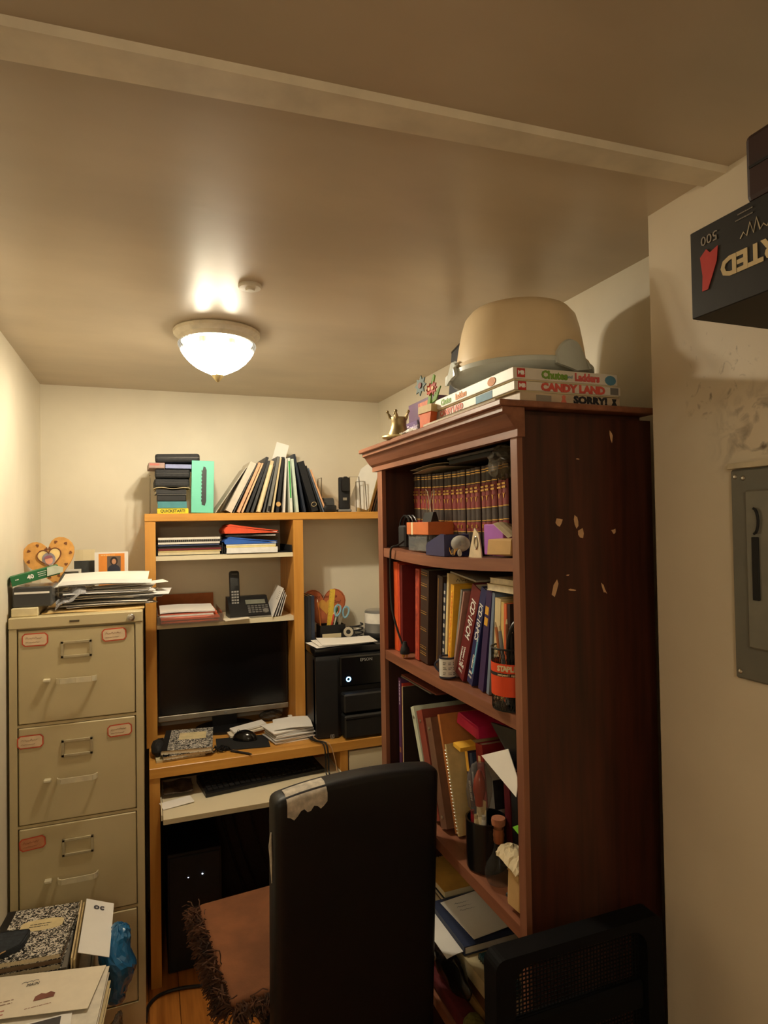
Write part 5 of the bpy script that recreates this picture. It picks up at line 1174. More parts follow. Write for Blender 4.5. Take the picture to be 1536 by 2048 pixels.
for k, (z, w) in enumerate(((.038, .018), (.026, .022), (.014, .022))):
    for a in (-2.75, -2.1, -1.5):
        rr = r + .0002
        lines(t, ink(), (rr * math.cos(a - .2), rr * math.sin(a - .2), z), (-math.sin(a), math.cos(a), 0), Z_, .010, 2, .004, .0014, k * 7 + int(a * 10) + 60)
# mesh pencil cup with orange band
t = T('pencil_cup', 'black mesh pencil cup with an orange paper band on the code book shelf', 'pencil cup', (.690, 1.112, Bz), (0, 0, R_(0)))
r, h = .041, .122
MESHM = mat('mesh_black', (30, 30, 30), .4, metal=.3)
mb = MB(); n = 44
for i in range(n):
    a0 = 2 * PI * i / n
    for s in (-1, 1): mb.tube([(r * math.cos(a0 + s * k * .11), r * math.sin(a0 + s * k * .11), .003 + k * (h - .004) / 8) for k in range(9)], .0006, 3, cap=False)
obj('mesh_wall', mb, MESHM, t, kind='stuff')
obj('rim', MB().tube([(r * math.cos(i * PI / 20), r * math.sin(i * PI / 20), h) for i in range(40)], .0018, 8, close=True), MESHM, t, True)
obj('base', MB().lathe([(0, 0), (r, 0), (r, .003), (0, .003)], 40), MESHM, t)
obj('paper_band', MB().lathe([(r + .0009, .030), (r + .0014, .030), (r + .0014, .094), (r + .0009, .094)], 48), mat('band_orange', (232, 76, 30), .5, var=.03), t, True)
obj('dark_stripe', MB().lathe([(r + .0016, .0695), (r + .0018, .0695), (r + .0018, .076), (r + .0016, .076)], 48), blackm(), t, True)
ca = math.atan2(-1.112, -.690)                     # the side turned to the room
def round_text(t, s, size, m, r, z, a_mid, width, fat=.0004):
    n = len(s)
    for i, ch in enumerate(s):
        if ch == ' ': continue
        a = a_mid - (width / 2 - width * (i + .5) / n) / r * 1.0
        text(t, ch, size, m, (r * math.cos(a), r * math.sin(a), z), (-math.sin(a), math.cos(a), 0), Z_, fat=fat)
round_text(t, 'STAPLES', .0145, cream(), r + .0017, .0845, ca - .18, .049, .0007)
round_text(t, 'pen/pencil cup', .0062, cream(), r + .0020, .0727, ca - .30, .036, .0002)
for k, z in enumerate((.061, .056, .051)): lines(t, cream(), ((r + .0017) * math.cos(ca + .5), (r + .0017) * math.sin(ca + .5), z), (-math.sin(ca + .5), math.cos(ca + .5), 0), Z_, .012, 1, .004, .0012, k)
for lb, a, rr, ang, L_, rad, c in (('orange pencil in the mesh pencil cup', 2.2, .022, 8, .155, .0036, (206, 120, 60)), ('grey pen in the mesh pencil cup', 2.9, .020, 5, .150, .0040, (150, 150, 150)), ('black marker in the mesh pencil cup', -2.2, .018, 7, .150, .0055, (34, 34, 36)), ('white pen in the mesh pencil cup', -.8, .022, 6, .145, .0038, (214, 208, 196)), ('brown brush handle in the mesh pencil cup', 1.5, .012, 4, .16, .0044, (140, 84, 50))):
    stick(lb, 'pen', 'pen', (.690 + rr * .55 * math.cos(a), 1.112 + rr * .55 * math.sin(a), Bz + .0055), R_(ang), a, L_, rad, cm(c, .4), .010, cm((214, 190, 150)))
cable('thick black cable loop stuffed in the mesh pencil cup', [(.672, 1.092, Bz + .07), (.668, 1.090, Bz + .13), (.672, 1.080, Bz + .168), (.688, 1.078, Bz + .178), (.698, 1.085, Bz + .150), (.700, 1.09, Bz + .08)], .0038, black(), name='cable_loop')
cable('second black cable loop in the mesh pencil cup', [(.680, 1.100, Bz + .07), (.674, 1.100, Bz + .13), (.680, 1.092, Bz + .158), (.694, 1.090, Bz + .164), (.702, 1.097, Bz + .140), (.705, 1.10, Bz + .08)], .0038, black(), name='cable_loop')

# ================================================================== SHELF OF BINDERS
Cz = .8253
rowc = [('slim purple book at the far end of the binder shelf', 'purple_book', .018, .318, .20, 0, 0, (92, 52, 96)),
        ('thin red book beside the slim purple one', 'red_book', .008, .305, .20, 0, .001, (190, 60, 48)),
        ('thin cream book next to the thin red one', 'cream_book', .010, .298, .20, 0, .001, (222, 198, 150)),
        ('thin black folder after the cream book on the binder shelf', 'black_folder', .006, .300, .20, 0, .001, (40, 32, 28))]  # last one added: its dark cover stands in for the shaded gap
rc = shelf_row(rowc, 1.752, .690, Cz)
on_spine(rc[0], 'DICTIONARY', .010, WH, .009, .25, .0002) if False else lines(rc[0], mat('print_lilac', (226, 210, 230), .7), (.009, -.0004, .31), -Z_, X_, .10, 1, .004, .005, 4)
obj('gold_mark', MB().box(.004, .014, -.0005, .0003, .10, .115), gold(), rc[0])
def binder(label, name, t_, h, loc, lean, c, rings=True, m=None):
    b = book(label, t_, .22, h, loc, lean, -PI / 2, c, name, 'binder', .45, mcover=m, pm=paper())
    if rings:
        for z in (h * .10, h * .90): obj('spine_rivet', MB().lathe([(0, .0), (.004, 0), (.0045, -.0015), (0, -.003)], 14), steel(), b, True).matrix_local = Matrix.Translation((t_ / 2, -.0001, z)) @ Matrix.Rotation(-PI / 2, 4, 'X')
    return b
its = [(.022, .282, R_(-25), 0), (.038, .276, R_(-22), .001), (.036, .268, R_(-19), .002), (.012, .285, R_(-19), 0), (.009, .215, R_(-18), .001), (.018, .205, R_(-13), .001), (.014, .20, R_(-11), .001), (.034, .234, R_(-8), .012), (.024, .205, R_(-3), .072), (.024, .195, R_(-2), .002)]
ps = pack(its, 0)
y0 = 1.535
names = [('pale mint white binder tilted at the head of the binder row', 'white_binder', (214, 220, 196)), ('brick red binder with a round rivet next to the pale binder', 'red_binder', (146, 66, 52)), ('brown plastic binder leaning on the brick red one', 'brown_binder', (122, 86, 66))]
for (lb, nm, c), (s, lift), it in zip(names, ps, its): binder(lb, nm, it[0], it[1], (.692, y0 - s, Cz + lift), it[2], c)
rest = [('orange tan folder with a torn edge behind the brown binder', 'tan_folder', (206, 132, 70)), ('cream spiral notebook wedged beside the tan folder', 'spiral_notebook', (226, 200, 140)), ('dark violet word book with a yellow block at its top', 'word_book', (66, 48, 72)), ('blue English course book beside the violet word book', 'course_book', (56, 74, 106)), ('red and grey software course book titled LEARNING', 'course_book', (150, 36, 36)), ('plum red hardback standing behind the white paper', 'plum_book', (104, 30, 40)), ('black hardback by the near bookcase side on the binder shelf', 'black_book', (34, 34, 36))]
rs = []
for k_, ((lb, nm, c), (s, lift), it) in enumerate(zip(rest, ps[3:], its[3:])):
    rs.append(book(lb, it[0], .20, it[1], ((.752 if k_ > 1 else .712), y0 - s, Cz + lift), it[2], -PI / 2, c, nm, nm.split('_')[-1], soft=it[0] < .012))
mb = MB()
for k in range(26): mb.tube([(.0045 + .0055 * math.cos(a), -.001 + .0035 * math.sin(a), .008 + k * .0077) for a in [j * PI / 3 for j in range(6)]], .0007, 4, close=True)
obj('spiral', mb, steel(), rs[1], kind='stuff')
obj('yellow_block', MB().box(.002, .016, -.0006, .0003, .150, .198), cm((236, 176, 60)), rs[2]); on_spine(rs[2], 'ENGLISH', .012, cm((222, 214, 200)), .009, .105, .0004); obj('teal_block', MB().box(.002, .016, -.0006, .0003, .02, .065), cm((70, 140, 160)), rs[2])
on_spine(rs[3], 'SPOKEN EASY ENGLISH', .009, cm((200, 206, 214)), .007, .11, .0003)
t = rs[4]; th = its[7][0]
obj('spine_badge', MB().box(.009, .021, -.0006, .0003, .190, .206), cm((236, 200, 150)), t); on_spine(t, 'Learning', .010, WH, .015, .135, .0002)
cv = obj('grey_front', MB().box(th + .0002, th + .0008, .003, .197, .003, .212), mat('front_grey', (206, 202, 190), .5), t)
text(t, 'LEARNING', .024, ink(), (th + .0010, .078, .186), Y_, Z_, fat=.0006, squash=.95); text(t, 'In One', .022, ink(), (th + .0010, .085, .062), Y_, Z_, fat=.0004)
obj('dark_photo', MB().box(th + .0006, th + .0011, .02, .18, .082, .150), mat('photo_dark', (52, 50, 52), .4, var=.5, scale=40), t)
# flat files above the thin books
for lb, nm, y0_, y1_, z, c, th in (('grey file lying on top of the thin books at the far end', 'grey_file', 1.535, 1.745, Cz + .3205, (120, 112, 100), .004), ('red brown tray like folder lying over the far binders', 'brown_file', 1.50, 1.74, Cz + .3260, (120, 58, 40), .004)):
    solo(nm, lb, 'file', MB().box(.70, .93, y0_, y1_, z, z + th, .0008), cm(c, .6))
solo('orange_file', 'orange file standing behind the pale and red binders', 'file', MB().box(.975 - .02, .972 - .01, 1.42, 1.66, Cz, Cz + .29), cm((220, 96, 54), .6))
solo('pink_case', 'magenta plastic sleeve lying on the shorter books', 'sleeve', MB().box(0, .10, 0, .11, 0, .030, .004).crumple(.001, 3), mat('magenta_plastic', (206, 40, 84), .35, var=.1), (.745, 1.365, Cz + .246), (R_(5), 0, R_(0)))
solo('yellow_notes', 'yellow sticky pad tucked above the spiral notebook', 'pad', MB().box(0, .05, 0, .038, 0, .010), cm((240, 186, 60), .7), (.712, 1.392, Cz + .2135), (R_(4), 0, 0))
def plate(name, label, cat, pts, th, m):
    """a thin stiff plate through points of the shelf front"""
    P = [Vector(p) for p in pts]; n = (P[1] - P[0]).cross(P[2] - P[0]).normalized() * th
    mb = MB(); a = [mb.bm.verts.new(p) for p in P]; b = [mb.bm.verts.new(p + n) for p in P]; k = len(P)
    mb.bm.faces.new(a); mb.bm.faces.new(b[::-1])
    for i in range(k): mb.bm.faces.new((a[i], b[i], b[(i + 1) % k], a[(i + 1) % k]))
    return solo(name, label, cat, mb, m)
plate('black_tablet', 'black tablet cover slanting down across the course book', 'tablet', [(.690, 1.203, 1.168), (.690, 1.062, 1.186), (.684, 1.062, 1.095), (.684, 1.100, 1.108)], .008, mat('tablet_black', (24, 23, 24), .4))
plate('stiff_sheet', 'stiff white sheet jutting out in front of the course books', 'paper', [(.672, 1.215, 1.096), (.676, 1.112, 1.143), (.666, 1.060, 1.100), (.660, 1.060, 1.070)], .0014, paper())
# black pen cup
t = T('pen_cup', 'tall black desk cup crammed with markers and a packed lamp bulb', 'pencil cup', (.712, 1.272, Cz), (0, 0, R_(-8)))
r = .043; h = .108
mb = MB(); mb.lathe([(0, .0), (r, .0), (r + .002, .002), (r + .003, h), (r - .001, h), (r - .002, .006), (0, .005)], 40)
obj('cup', mb, mat('cup_gloss', (14, 14, 16), .22), t, True)
obj('divider', MB().box(-.002, .002, -r * .9, r * .9, .006, h - .012), black(), t)
t = T('packed_bulb', 'clear shrink wrapped candle bulb on a card sticking up from the black cup', 'bulb', (.692, 1.266, Cz + .078), (R_(-2), R_(2), 0))
obj('card', MB().box(.004, .006, -.020, .020, .002, .075), cream(), t)
obj('wrap', MB().lathe([(.012, .040), (.024, .060), (.029, .095), (.027, .125), (.016, .150), (.006, .156)], 18).crumple(.0016, 7), clear('wrap_clear', (240, 236, 230), .86, .06, .3), t, True)
obj('bulb', MB().lathe([(0, .055), (.009, .060), (.011, .080), (.015, .095), (.013, .115), (.005, .136), (0, .140)], 18), mat('bulb_red', (176, 70, 52), .15, coat=.5), t, True)
for lb, dx, dy, a, az, L_, rad, c in (('white capped marker in the black desk cup', -.020, -.022, 4, -2, .110, .0055, (226, 222, 212)), ('red capped marker in the black desk cup', -.028, .006, 4, 3, .112, .0055, (150, 30, 44)), ('blue marker in the black desk cup', -.012, .022, 4, 1.5, .120, .0060, (40, 60, 90)), ('cream marker in the black desk cup', -.026, -.008, 5, -2.8, .108, .0055, (226, 206, 164)), ('clear tube of blue ink in the black desk cup', .012, .026, 2, 2, .118, .0080, (70, 80, 96))):
    stick(lb, 'marker', 'marker', (.712 + dx * .8, 1.272 + dy * .8, Cz + .0065), R_(a), az, L_, rad, cm(c, .35), .008, cm(tuple(int(v * .8) for v in c)), .8)
# flask
t = T('flask', 'clear round flask with a cork and copper neck band', 'flask', (.700, 1.196, Cz))
GL = clear('flask_glass', (250, 246, 236), .86, .03, .10)
obj('bulb', MB().lathe([(0, .001), (.016, 0), (.026, .006), (.031, .018), (.031, .030), (.026, .044), (.016, .060), (.0105, .076), (.0095, .120), (.0115, .124)], 36), GL, t, True)
obj('neck_band', MB().lathe([(.0104, .088), (.0118, .092), (.0112, .098), (.0124, .104), (.0112, .110), (.0118, .118)], 28), mat('band_copper', (176, 112, 78), .3, metal=.6), t, True)
obj('cork', MB().lathe([(0, .110), (.0085, .110), (.0095, .124), (.0145, .126), (.0155, .134), (.0145, .140), (0, .141)], 28), mat('cork', (168, 106, 76), .8, var=.2, scale=90), t, True)
# bag and tissue at the near end
t = T('paper_bag', 'crumpled brown paper bag at the near end of the binder shelf', 'bag', (.690, 1.068, Cz + .0052), (0, 0, R_(2)))
obj('bag', MB().box(-.018, .10, 0, .052, 0, .075, .008, 2).crumple(.004, 6), kraft(), t); obj('torn_top', MB().sheet(.07, .075, lambda u, v: .012 * math.sin(4 * u) + .012 * v, 8, 8, .0012, Matrix.Translation((-.028, .0, .084))).crumple(.003, 5), mat('flap_pale', (222, 204, 168), .8), t)
solo('tissue', 'white crumpled tissue above the brown paper bag', 'tissue', MB().ball((.705, 1.082, Cz + .132), .024, .9, 1, .8, 14, 10).crumple(.004, 2), paper())
solo('green_card', 'bright green card on the crumpled tissue', 'card', MB().box(0, .055, 0, .036, 0, .0016), cm((130, 206, 50), .6), (.674, 1.060, Cz + .160), (R_(14), R_(-8), 0))
a, b = at(1022, 1792, Z=Cz + .004), at(1058, 1812, Z=Cz + .004)
t = stick('black ballpoint pen lying at the shelf edge by the flask', 'ballpoint_pen', 'pen', (.690, 1.150, Cz + .0046), PI / 2, R_(-76), .105, .0042, black(), .010, steel())

# ================================================================== PILES ON THE LOW SHELF
Dz = .4205
z = Dz
for i, (lb, nm, w, d, th, x, y, a, c) in enumerate((('thick tan book at the bottom of the low shelf pile', 'tan_book', .22, .30, .045, .722, 1.385, 2, (190, 150, 96)), ('brown ledger in the low shelf pile', 'ledger', .225, .31, .030, .718, 1.385, -2, (110, 74, 50)), ('pale box file low in the pile', 'box_file', .225, .30, .036, .722, 1.385, 1, (206, 190, 150)))):
    t = T(nm, lb, 'book', (x, y - .16, z), (0, 0, R_(a)))
    obj('cover', MB().box(0, w, 0, d, 0, .003), cm(c, .6), t); obj('cover', MB().box(0, w, 0, d, th - .003, th), cm(c, .6), t); obj('spine', MB().box(0, .003, 0, d, .003, th - .003), cm(c, .6), t); obj('pages', MB().box(.003, w - .003, .003, d - .003, .003, th - .003), pages(), t); z += th + .001
z1 = z
book('navy binder lying on the low pile under loose letters', .022, .20, .20, (.720, 1.606, z1 + .0222), PI / 2, R_(-90), (44, 54, 84), 'navy_binder', 'binder', pm=paper())
z2 = z1 + .0235
lt = solo('white_letter', 'white letter with handwriting on the navy binder', 'letter', MB().sheet(.14, .17, lambda u, v: .004 * u, 5, 5, .001, Matrix.Translation((.755, 1.42, z2)) @ Matrix.Rotation(R_(4), 4, 'Z')), paper())
for k in range(3): scribble(lt, cm((80, 84, 120)), (.775, 1.565 - .016 * k, z2 + .0025), X_, Y_, .06, .005, k, .0005)
solo('under_sheet', 'white sheet sticking out below the navy binder over the black bag', 'paper', MB().sheet(.045, .25, lambda u, v: -.006 * (1 - u) ** 2, 5, 4, .0012, Matrix.Translation((.674, 1.41, z1 + .0085))), paper())
t = T('teal_notebook', 'teal spiral notebook on the low pile with envelopes on it', 'notebook', (.755, 1.24, z1 + .001), (0, 0, R_(3)))
obj('cover', MB().box(0, .19, 0, .145, 0, .012, .001), cm((34, 78, 84), .5), t)
mb = MB()
for k in range(18): mb.tube([(.0 + .005 * math.cos(a), .006 + k * .0078, .0095 + .0085 * math.sin(a)) for a in [j * PI / 3 for j in range(6)]], .0008, 4, close=True)
obj('spiral', mb, black(), t, kind='stuff')
solo('kraft_envelope', 'brown envelope on the teal spiral notebook', 'envelope', MB().sheet(.08, .13, lambda u, v: .003 * u, 4, 4, .0014, Matrix.Translation((.790, 1.25, z1 + .0142)) @ Matrix.Rotation(R_(8), 4, 'Z')), kraft())
solo('window_envelope', 'white windowed envelope beside the brown one on the low pile', 'envelope', MB().sheet(.085, .14, lambda u, v: .004 * v, 4, 4, .0014, Matrix.Translation((.875, 1.245, z1 + .0145)) @ Matrix.Rotation(R_(2), 4, 'Z')), paper())
# spiral pad and books at the far end
zq = Dz
for i, (lb, nm, th, c) in enumerate((('thick grey book under the tan spiral pad', 'grey_book', .09, (96, 84, 70)), ('tan paperback under the tan spiral pad', 'tan_paperback', .030, (186, 146, 96)), ('black notebook directly under the tan spiral pad', 'black_notebook', .014, (38, 40, 50)))):
    t = T(nm, lb, 'book', (.762, 1.611, zq), (0, 0, 0))
    obj('cover', MB().box(0, .17, 0, .172, 0, .002), cm(c, .6), t); obj('cover', MB().box(0, .17, 0, .172, th - .002, th), cm(c, .6), t); obj('pages', MB().box(.001, .168, .001, .170, .002, th - .002), pages(), t); zq += th + .001
t = T('spiral_pad', 'tan spiral pad with dark stains at the far end of the low pile', 'notepad', (.765, 1.606, zq), (0, 0, R_(1)))
obj('pad', MB().box(0, .15, 0, .17, 0, .016, .001), cream(), t); obj('cover', MB().box(-.001, .151, -.001, .171, .0163, .018), mat('pad_tan', (206, 156, 74), .6, var=.2, scale=14), t)
mb = MB()
for k in range(18): mb.tube([(.006 + k * .008, .171 + .004 * math.cos(a), .009 + .011 * math.sin(a)) for a in [j * PI / 3 for j in range(6)]], .0009, 4, close=True)
obj('spiral', mb, steel(), t, kind='stuff')
for i, (lb, c) in enumerate((('blue and cream paperback edge by the spiral pad', (60, 112, 140)), ('lower cream paperback edge by the spiral pad', (214, 186, 140)))):
    t = T('small_paperback', lb, 'book', (.690, 1.665 - .004 * i, z1 + .034 - .030 * i) if i == 0 else (.692, 1.662, z1 + .010), (0, 0, R_(2)))
    obj('cover', MB().box(0, .045, 0, .12, .0195, .021), cm(c, .6), t); obj('pages', MB().box(.001, .044, .001, .119, .0, .0193), pages(), t)
    solo('support_box', 'small carton under the paperbacks on the low shelf', 'box', MB().box(.690, .735, 1.662, 1.78, Dz, z1 + .0095), kraft()) if i == 0 else None
# black ruffled bag, red cloth and olive roll at the shelf front
t = T('black_bag', 'shiny black ruffled handbag squeezed before the low pile', 'bag', (.694, 1.445, .497))
mb = MB(); mb.ball((0, 0, 0), .045, .50, 2.6, .92, 40, 24)
for v in mb.bm.verts:
    v.co += Vector((.003, 0, .003)) * math.sin(v.co.y * 90) * math.sin(v.co.z * 90)
obj('bag', mb, mat('bag_patent', (20, 19, 20), .25, var=.2), t, True)
obj('ring', MB().tube([(-.025, .03 + .009 * math.cos(i * PI / 8), .010 + .009 * math.sin(i * PI / 8)) for i in range(16)], .002, 6, close=True), steel(), t)
t = T('red_cloth', 'dark red folded cloth under the black handbag on the low shelf', 'cloth', (.668, 1.33, Dz))
obj('cloth', MB().box(0, .046, 0, .22, 0, .032, .008, 3), mat('red_cloth', (88, 14, 20), .85, var=.2, scale=50, bump=.3), t, True)
t = T('olive_mat', 'rolled olive knitted mat lying at the near end of the low shelf front', 'mat', (.690, 1.085, Dz + .0262), (-PI / 2, 0, 0))
obj('roll', MB().lathe([(0, 0), (.024, 0), (.025, .01), (.025, .225), (.022, .235), (0, .23)], 28, mod=lambda a, z: 1 + .03 * math.sin(20 * a)), mat('olive_knit', (112, 106, 52), .95, var=.3, scale=120, bump=.6), t, True)

# ================================================================== LEATHER CHAIR AND CUSHION
LEATH = mat('black_leather', (13, 12, 15), .5, var=.2, scale=30, bump=.12, bscale=160)
ch = T('dining_chair', 'black leather high backed chair with a worn white patch, pushed to the desk', 'chair', (.449, 1.46, 0), (0, 0, R_(5)))
BK = .205
mb = MB()                                    # back: a slab curved a little, top edge rounded
n, m_ = 14, 10
def bk(u, v, side):
    x = -BK + 2 * BK * u; z = .10 + .915 * v
    y = -.030 + .018 * math.cos(PI * (u - .5)) - .035 * (v - .5) + (.033 if side else -.033)
    x -= .026 * (1 - v) * max(0, u - .3)
    z -= .010 * abs(2 * u - 1) ** 3 * (v > .9)
    return Vector((x, y, z))
for side in (0, 1):
    pass
gridv = [[[mb.bm.verts.new(bk(i / n, j / m_, s)) for j in range(m_ + 1)] for i in range(n + 1)] for s in (0, 1)]
f, g = gridv
for i in range(n):
    for j in range(m_):
        mb.bm.faces.new((f[i][j], f[i + 1][j], f[i + 1][j + 1], f[i][j + 1])); mb.bm.faces.new((g[i][j], g[i][j + 1], g[i + 1][j + 1], g[i + 1][j]))
    mb.bm.faces.new((f[i][m_], f[i + 1][m_], g[i + 1][m_], g[i][m_])); mb.bm.faces.new((f[i + 1][0], f[i][0], g[i][0], g[i + 1][0]))
for j in range(m_):
    mb.bm.faces.new((f[0][j], f[0][j + 1], g[0][j + 1], g[0][j])); mb.bm.faces.new((f[n][j + 1], f[n][j], g[n][j], g[n][j + 1]))
bmesh.ops.recalc_face_normals(mb.bm, faces=mb.bm.faces)
es = [e for e in mb.bm.edges if len(e.link_faces) == 2 and e.calc_face_angle(0) > .9]
bmesh.ops.bevel(mb.bm, geom=es, offset=.016, segments=3, profile=.5, affect='EDGES')
bk_o = obj('backrest', mb, LEATH, ch, True)
mb = MB(); R1 = []
rows = [(.955, -.0022, 0), (.964, -.0022, 0), (.973, -.0022, 0), (.982, -.002, 0), (.990, .004, .0022), (1.0, .020, .0026), (1.0, .040, .0026)]
for k, (v, dy, dz_) in enumerate(rows):
    row_ = []
    for i in range(13):
        u = .065 + .235 * i / 12; p = bk(u, v, 0)
        if k == 0: p.z += .006 * math.sin(i * 1.7) - (.010 if i in (1, 2) else 0)
        p.y += dy + (.0 if k > 3 else random.uniform(-.0008, .0)); p.z += dz_
        row_.append(p)
    R1.append(row_)
va = [[mb.bm.verts.new(p) for p in r] for r in R1]; vb = [[mb.bm.verts.new(p + Vector((0, -.001, .001))) for p in r] for r in R1]
for k in range(len(rows) - 1):
    for i in range(12):
        mb.bm.faces.new((va[k][i], va[k][i + 1], va[k + 1][i + 1], va[k + 1][i])); mb.bm.faces.new((vb[k][i], vb[k + 1][i], vb[k + 1][i + 1], vb[k][i + 1]))
o = obj('worn_patch', mb, mat('worn_lining', (206, 196, 180), .9, var=.3, scale=60), ch, True); o['label'] = 'pale torn patch where the leather has peeled'
obj('torn_edge', MB().tube([(-BK - .0025, -.05, .93), (-BK - .004, -.048, .90), (-BK - .003, -.05, .87), (-BK - .0015, -.048, .82)], [.0015, .004, .003, .001], 6), mat('worn_lining', (206, 196, 180), .9), ch)
obj('seat', MB().box(-.200, .198, .035, .46, .385, .465, .03, 3), LEATH, ch, True)
DLEG = mat('dark_leg', (30, 20, 16), .4)
for sx in (-1, 1):
    mb = MB(); mb.quad((sx * .175 - .016, -.055, 0.0005), (sx * .175 + .016, -.055, .0005), (sx * .175 + .016, -.02, .0005), (sx * .175 - .016, -.02, .0005), (sx * .176 - .02, -.045, .099), (sx * .176 + .02, -.045, .099), (sx * .176 + .02, .012, .099), (sx * .176 - .02, .012, .099)); obj('leg', mb, DLEG, ch)
    mb = MB(); mb.quad((sx * .176 - .014, .415, 0.0005), (sx * .176 + .014, .415, .0005), (sx * .176 + .014, .443, .0005), (sx * .176 - .014, .443, .0005), (sx * .176 - .021, .402, .39), (sx * .176 + .021, .402, .39), (sx * .176 + .021, .448, .39), (sx * .176 - .021, .448, .39)); obj('leg', mb, DLEG, ch)
cu = T('seat_cushion', 'flat brown seat cushion with shaggy fringe on the leather chair', 'cushion', (.40, 1.745, .4665), (0, 0, R_(6)))
mb = MB(); mb.box(-.252, .205, -.205, .225, 0, .034, .014, 3)
obj('pad', mb, mat('cushion_suede', (122, 74, 42), .9, var=.3, scale=9, bump=.25, bscale=120), cu, True)
obj('woven_corner', MB().prism([(-.02, .10), (.05, .06), (.12, .20), (.0, .2)], .0012, Matrix.Translation((0, 0, .0345))), mat('cushion_woven', (112, 82, 56), .9, c2=(60, 40, 26), scale=150, lo=.45, hi=.55), cu)
rnd = random.Random(21); mb = MB()
def strand(p, d, floor=None):
    P = [Vector(p)]; v = Vector(d).normalized()
    for k in range(4):
        v = (v + Vector((rnd.uniform(-.55, .55), rnd.uniform(-.55, .55), rnd.uniform(-.75, .25)))).normalized(); P.append(P[-1] + v * .013)
    if floor is not None:
        for q in P: q.z = max(q.z, floor)
    mb.tube(P, .0017, 3)
for i in range(620):
    s = i / 620
    strand((-.248 + rnd.uniform(-.006, .012), -.205 + .43 * s, .006 + rnd.uniform(0, .024)), (-1, rnd.uniform(-.5, .5), rnd.uniform(-.1, .6)))
for i in range(420):
    strand((-.25 + .455 * i / 420, -.203 + rnd.uniform(-.01, .006), .006 + rnd.uniform(0, .024)), (rnd.uniform(-.5, .5), -1, rnd.uniform(-.1, .6)), .003)
obj('fringe', mb, mat('fringe_brown', (104, 66, 42), .9, c2=(48, 30, 20), scale=24), cu, kind='stuff')

# ================================================================== MESH CHAIR BESIDE THE WALL
mc = T('mesh_chair', 'black mesh backed office chair pushed against the bookcase side', 'chair', (.676, .905, 0), (0, 0, 0))
FR = mat('chair_frame', (10, 10, 13), .7, var=.15, spec=.12); ME = mat('chair_mesh', (12, 12, 14), .7, spec=.15)
x0, x1, z0, z1 = -.168, .168, .44, .905
def rr(x0, x1, z0, z1, r, n=5):
    P = []
    for cx, cz, a in ((x1 - r, z1 - r, 0), (x0 + r, z1 - r, PI / 2), (x0 + r, z0 + r, PI), (x1 - r, z0 + r, 1.5 * PI)):
        P += [(cx + r * math.cos(a + i * PI / 2 / n), cz + r * math.sin(a + i * PI / 2 / n)) for i in range(n + 1)]
    return P
def ring(mb, A_, B_, y0, y1):
    k = len(A_); V = [[mb.bm.verts.new((p[0], y, p[1])) for p in P] for P, y in ((A_, y0), (B_, y0), (B_, y1), (A_, y1))]
    for i in range(k):
        j = (i + 1) % k
        for q in range(4): mb.bm.faces.new((V[q][i], V[q][j], V[(q + 1) % 4][j], V[(q + 1) % 4][i]))
mb = MB(); ring(mb, rr(x0, x1, z0, z1, .018), rr(x0 + .034, x1 - .034, z0 + .05, z1 - .018, .034), -.02, .018)
obj('back_frame', mb, FR, mc)
obj('lumbar_bar', MB().box(x0 + .033, x1 - .033, -.012, .012, .742, .792, .006), FR, mc)
def mesh_panel(za, zb):
    mb = MB(); xa, xb = x0 + .033, x1 - .033; p = .0068
    k = int((xb - xa) / p); m = int((zb - za) / p)
    for i in range(k + 1): mb.box(xa + i * p - .0011, xa + i * p + .0011, -.0012, 0, za, zb)
    for j in range(m + 1): mb.box(xa, xb, .0001, .0013, za + j * p - .0011, za + j * p + .0011)
    return mb
obj('mesh_panel', mesh_panel(.793, .888), ME, mc, kind='stuff'); obj('mesh_panel', mesh_panel(.50, .741), ME, mc, kind='stuff')
obj('seat', MB().box(-.165, .165, -.42, -.022, .40, .455, .02, 2), mat('seat_fabric', (22, 22, 28), .9), mc)
obj('gas_post', MB().lathe([(.025, .09), (.025, .40)], 16, c=(0, -.2, 0)), black(), mc, True)
for i in range(5):
    a = i * 2 * PI / 5 + .3; d = Vector((math.cos(a), math.sin(a), 0)); c = Vector((0, -.2, 0))
    lg = obj('leg', MB().tube([c + Z_ * .10, c + d * .19 + Z_ * .065], [.022, .014], 8), black(), mc)
    obj('caster', MB().ball(c + d * .19 + Z_ * .026, .0255, 1, 1, 1, 14, 10), black(), lg, True)

# ================================================================== PILE IN THE FOREGROUND CORNER
t = T('storage_box', 'white plastic drawer box under the paper pile by the filing cabinet', 'box', (-.395, 1.36, .0006))
SW = mat('storage_white', (214, 206, 190), .5)
obj('carcass', MB().box(0, .243, 0, .76, 0, .455, .006), SW, t)
for z in (.02, .165, .31):
    d = obj('drawer', MB().box(.2435, .249, .02, .74, z, z + .13, .003), mat('storage_drawer', (226, 220, 206), .4), t); obj('handle', MB().box(.249, .257, .32, .44, z + .09, z + .10, .002), SW, d)
SZB = .4562
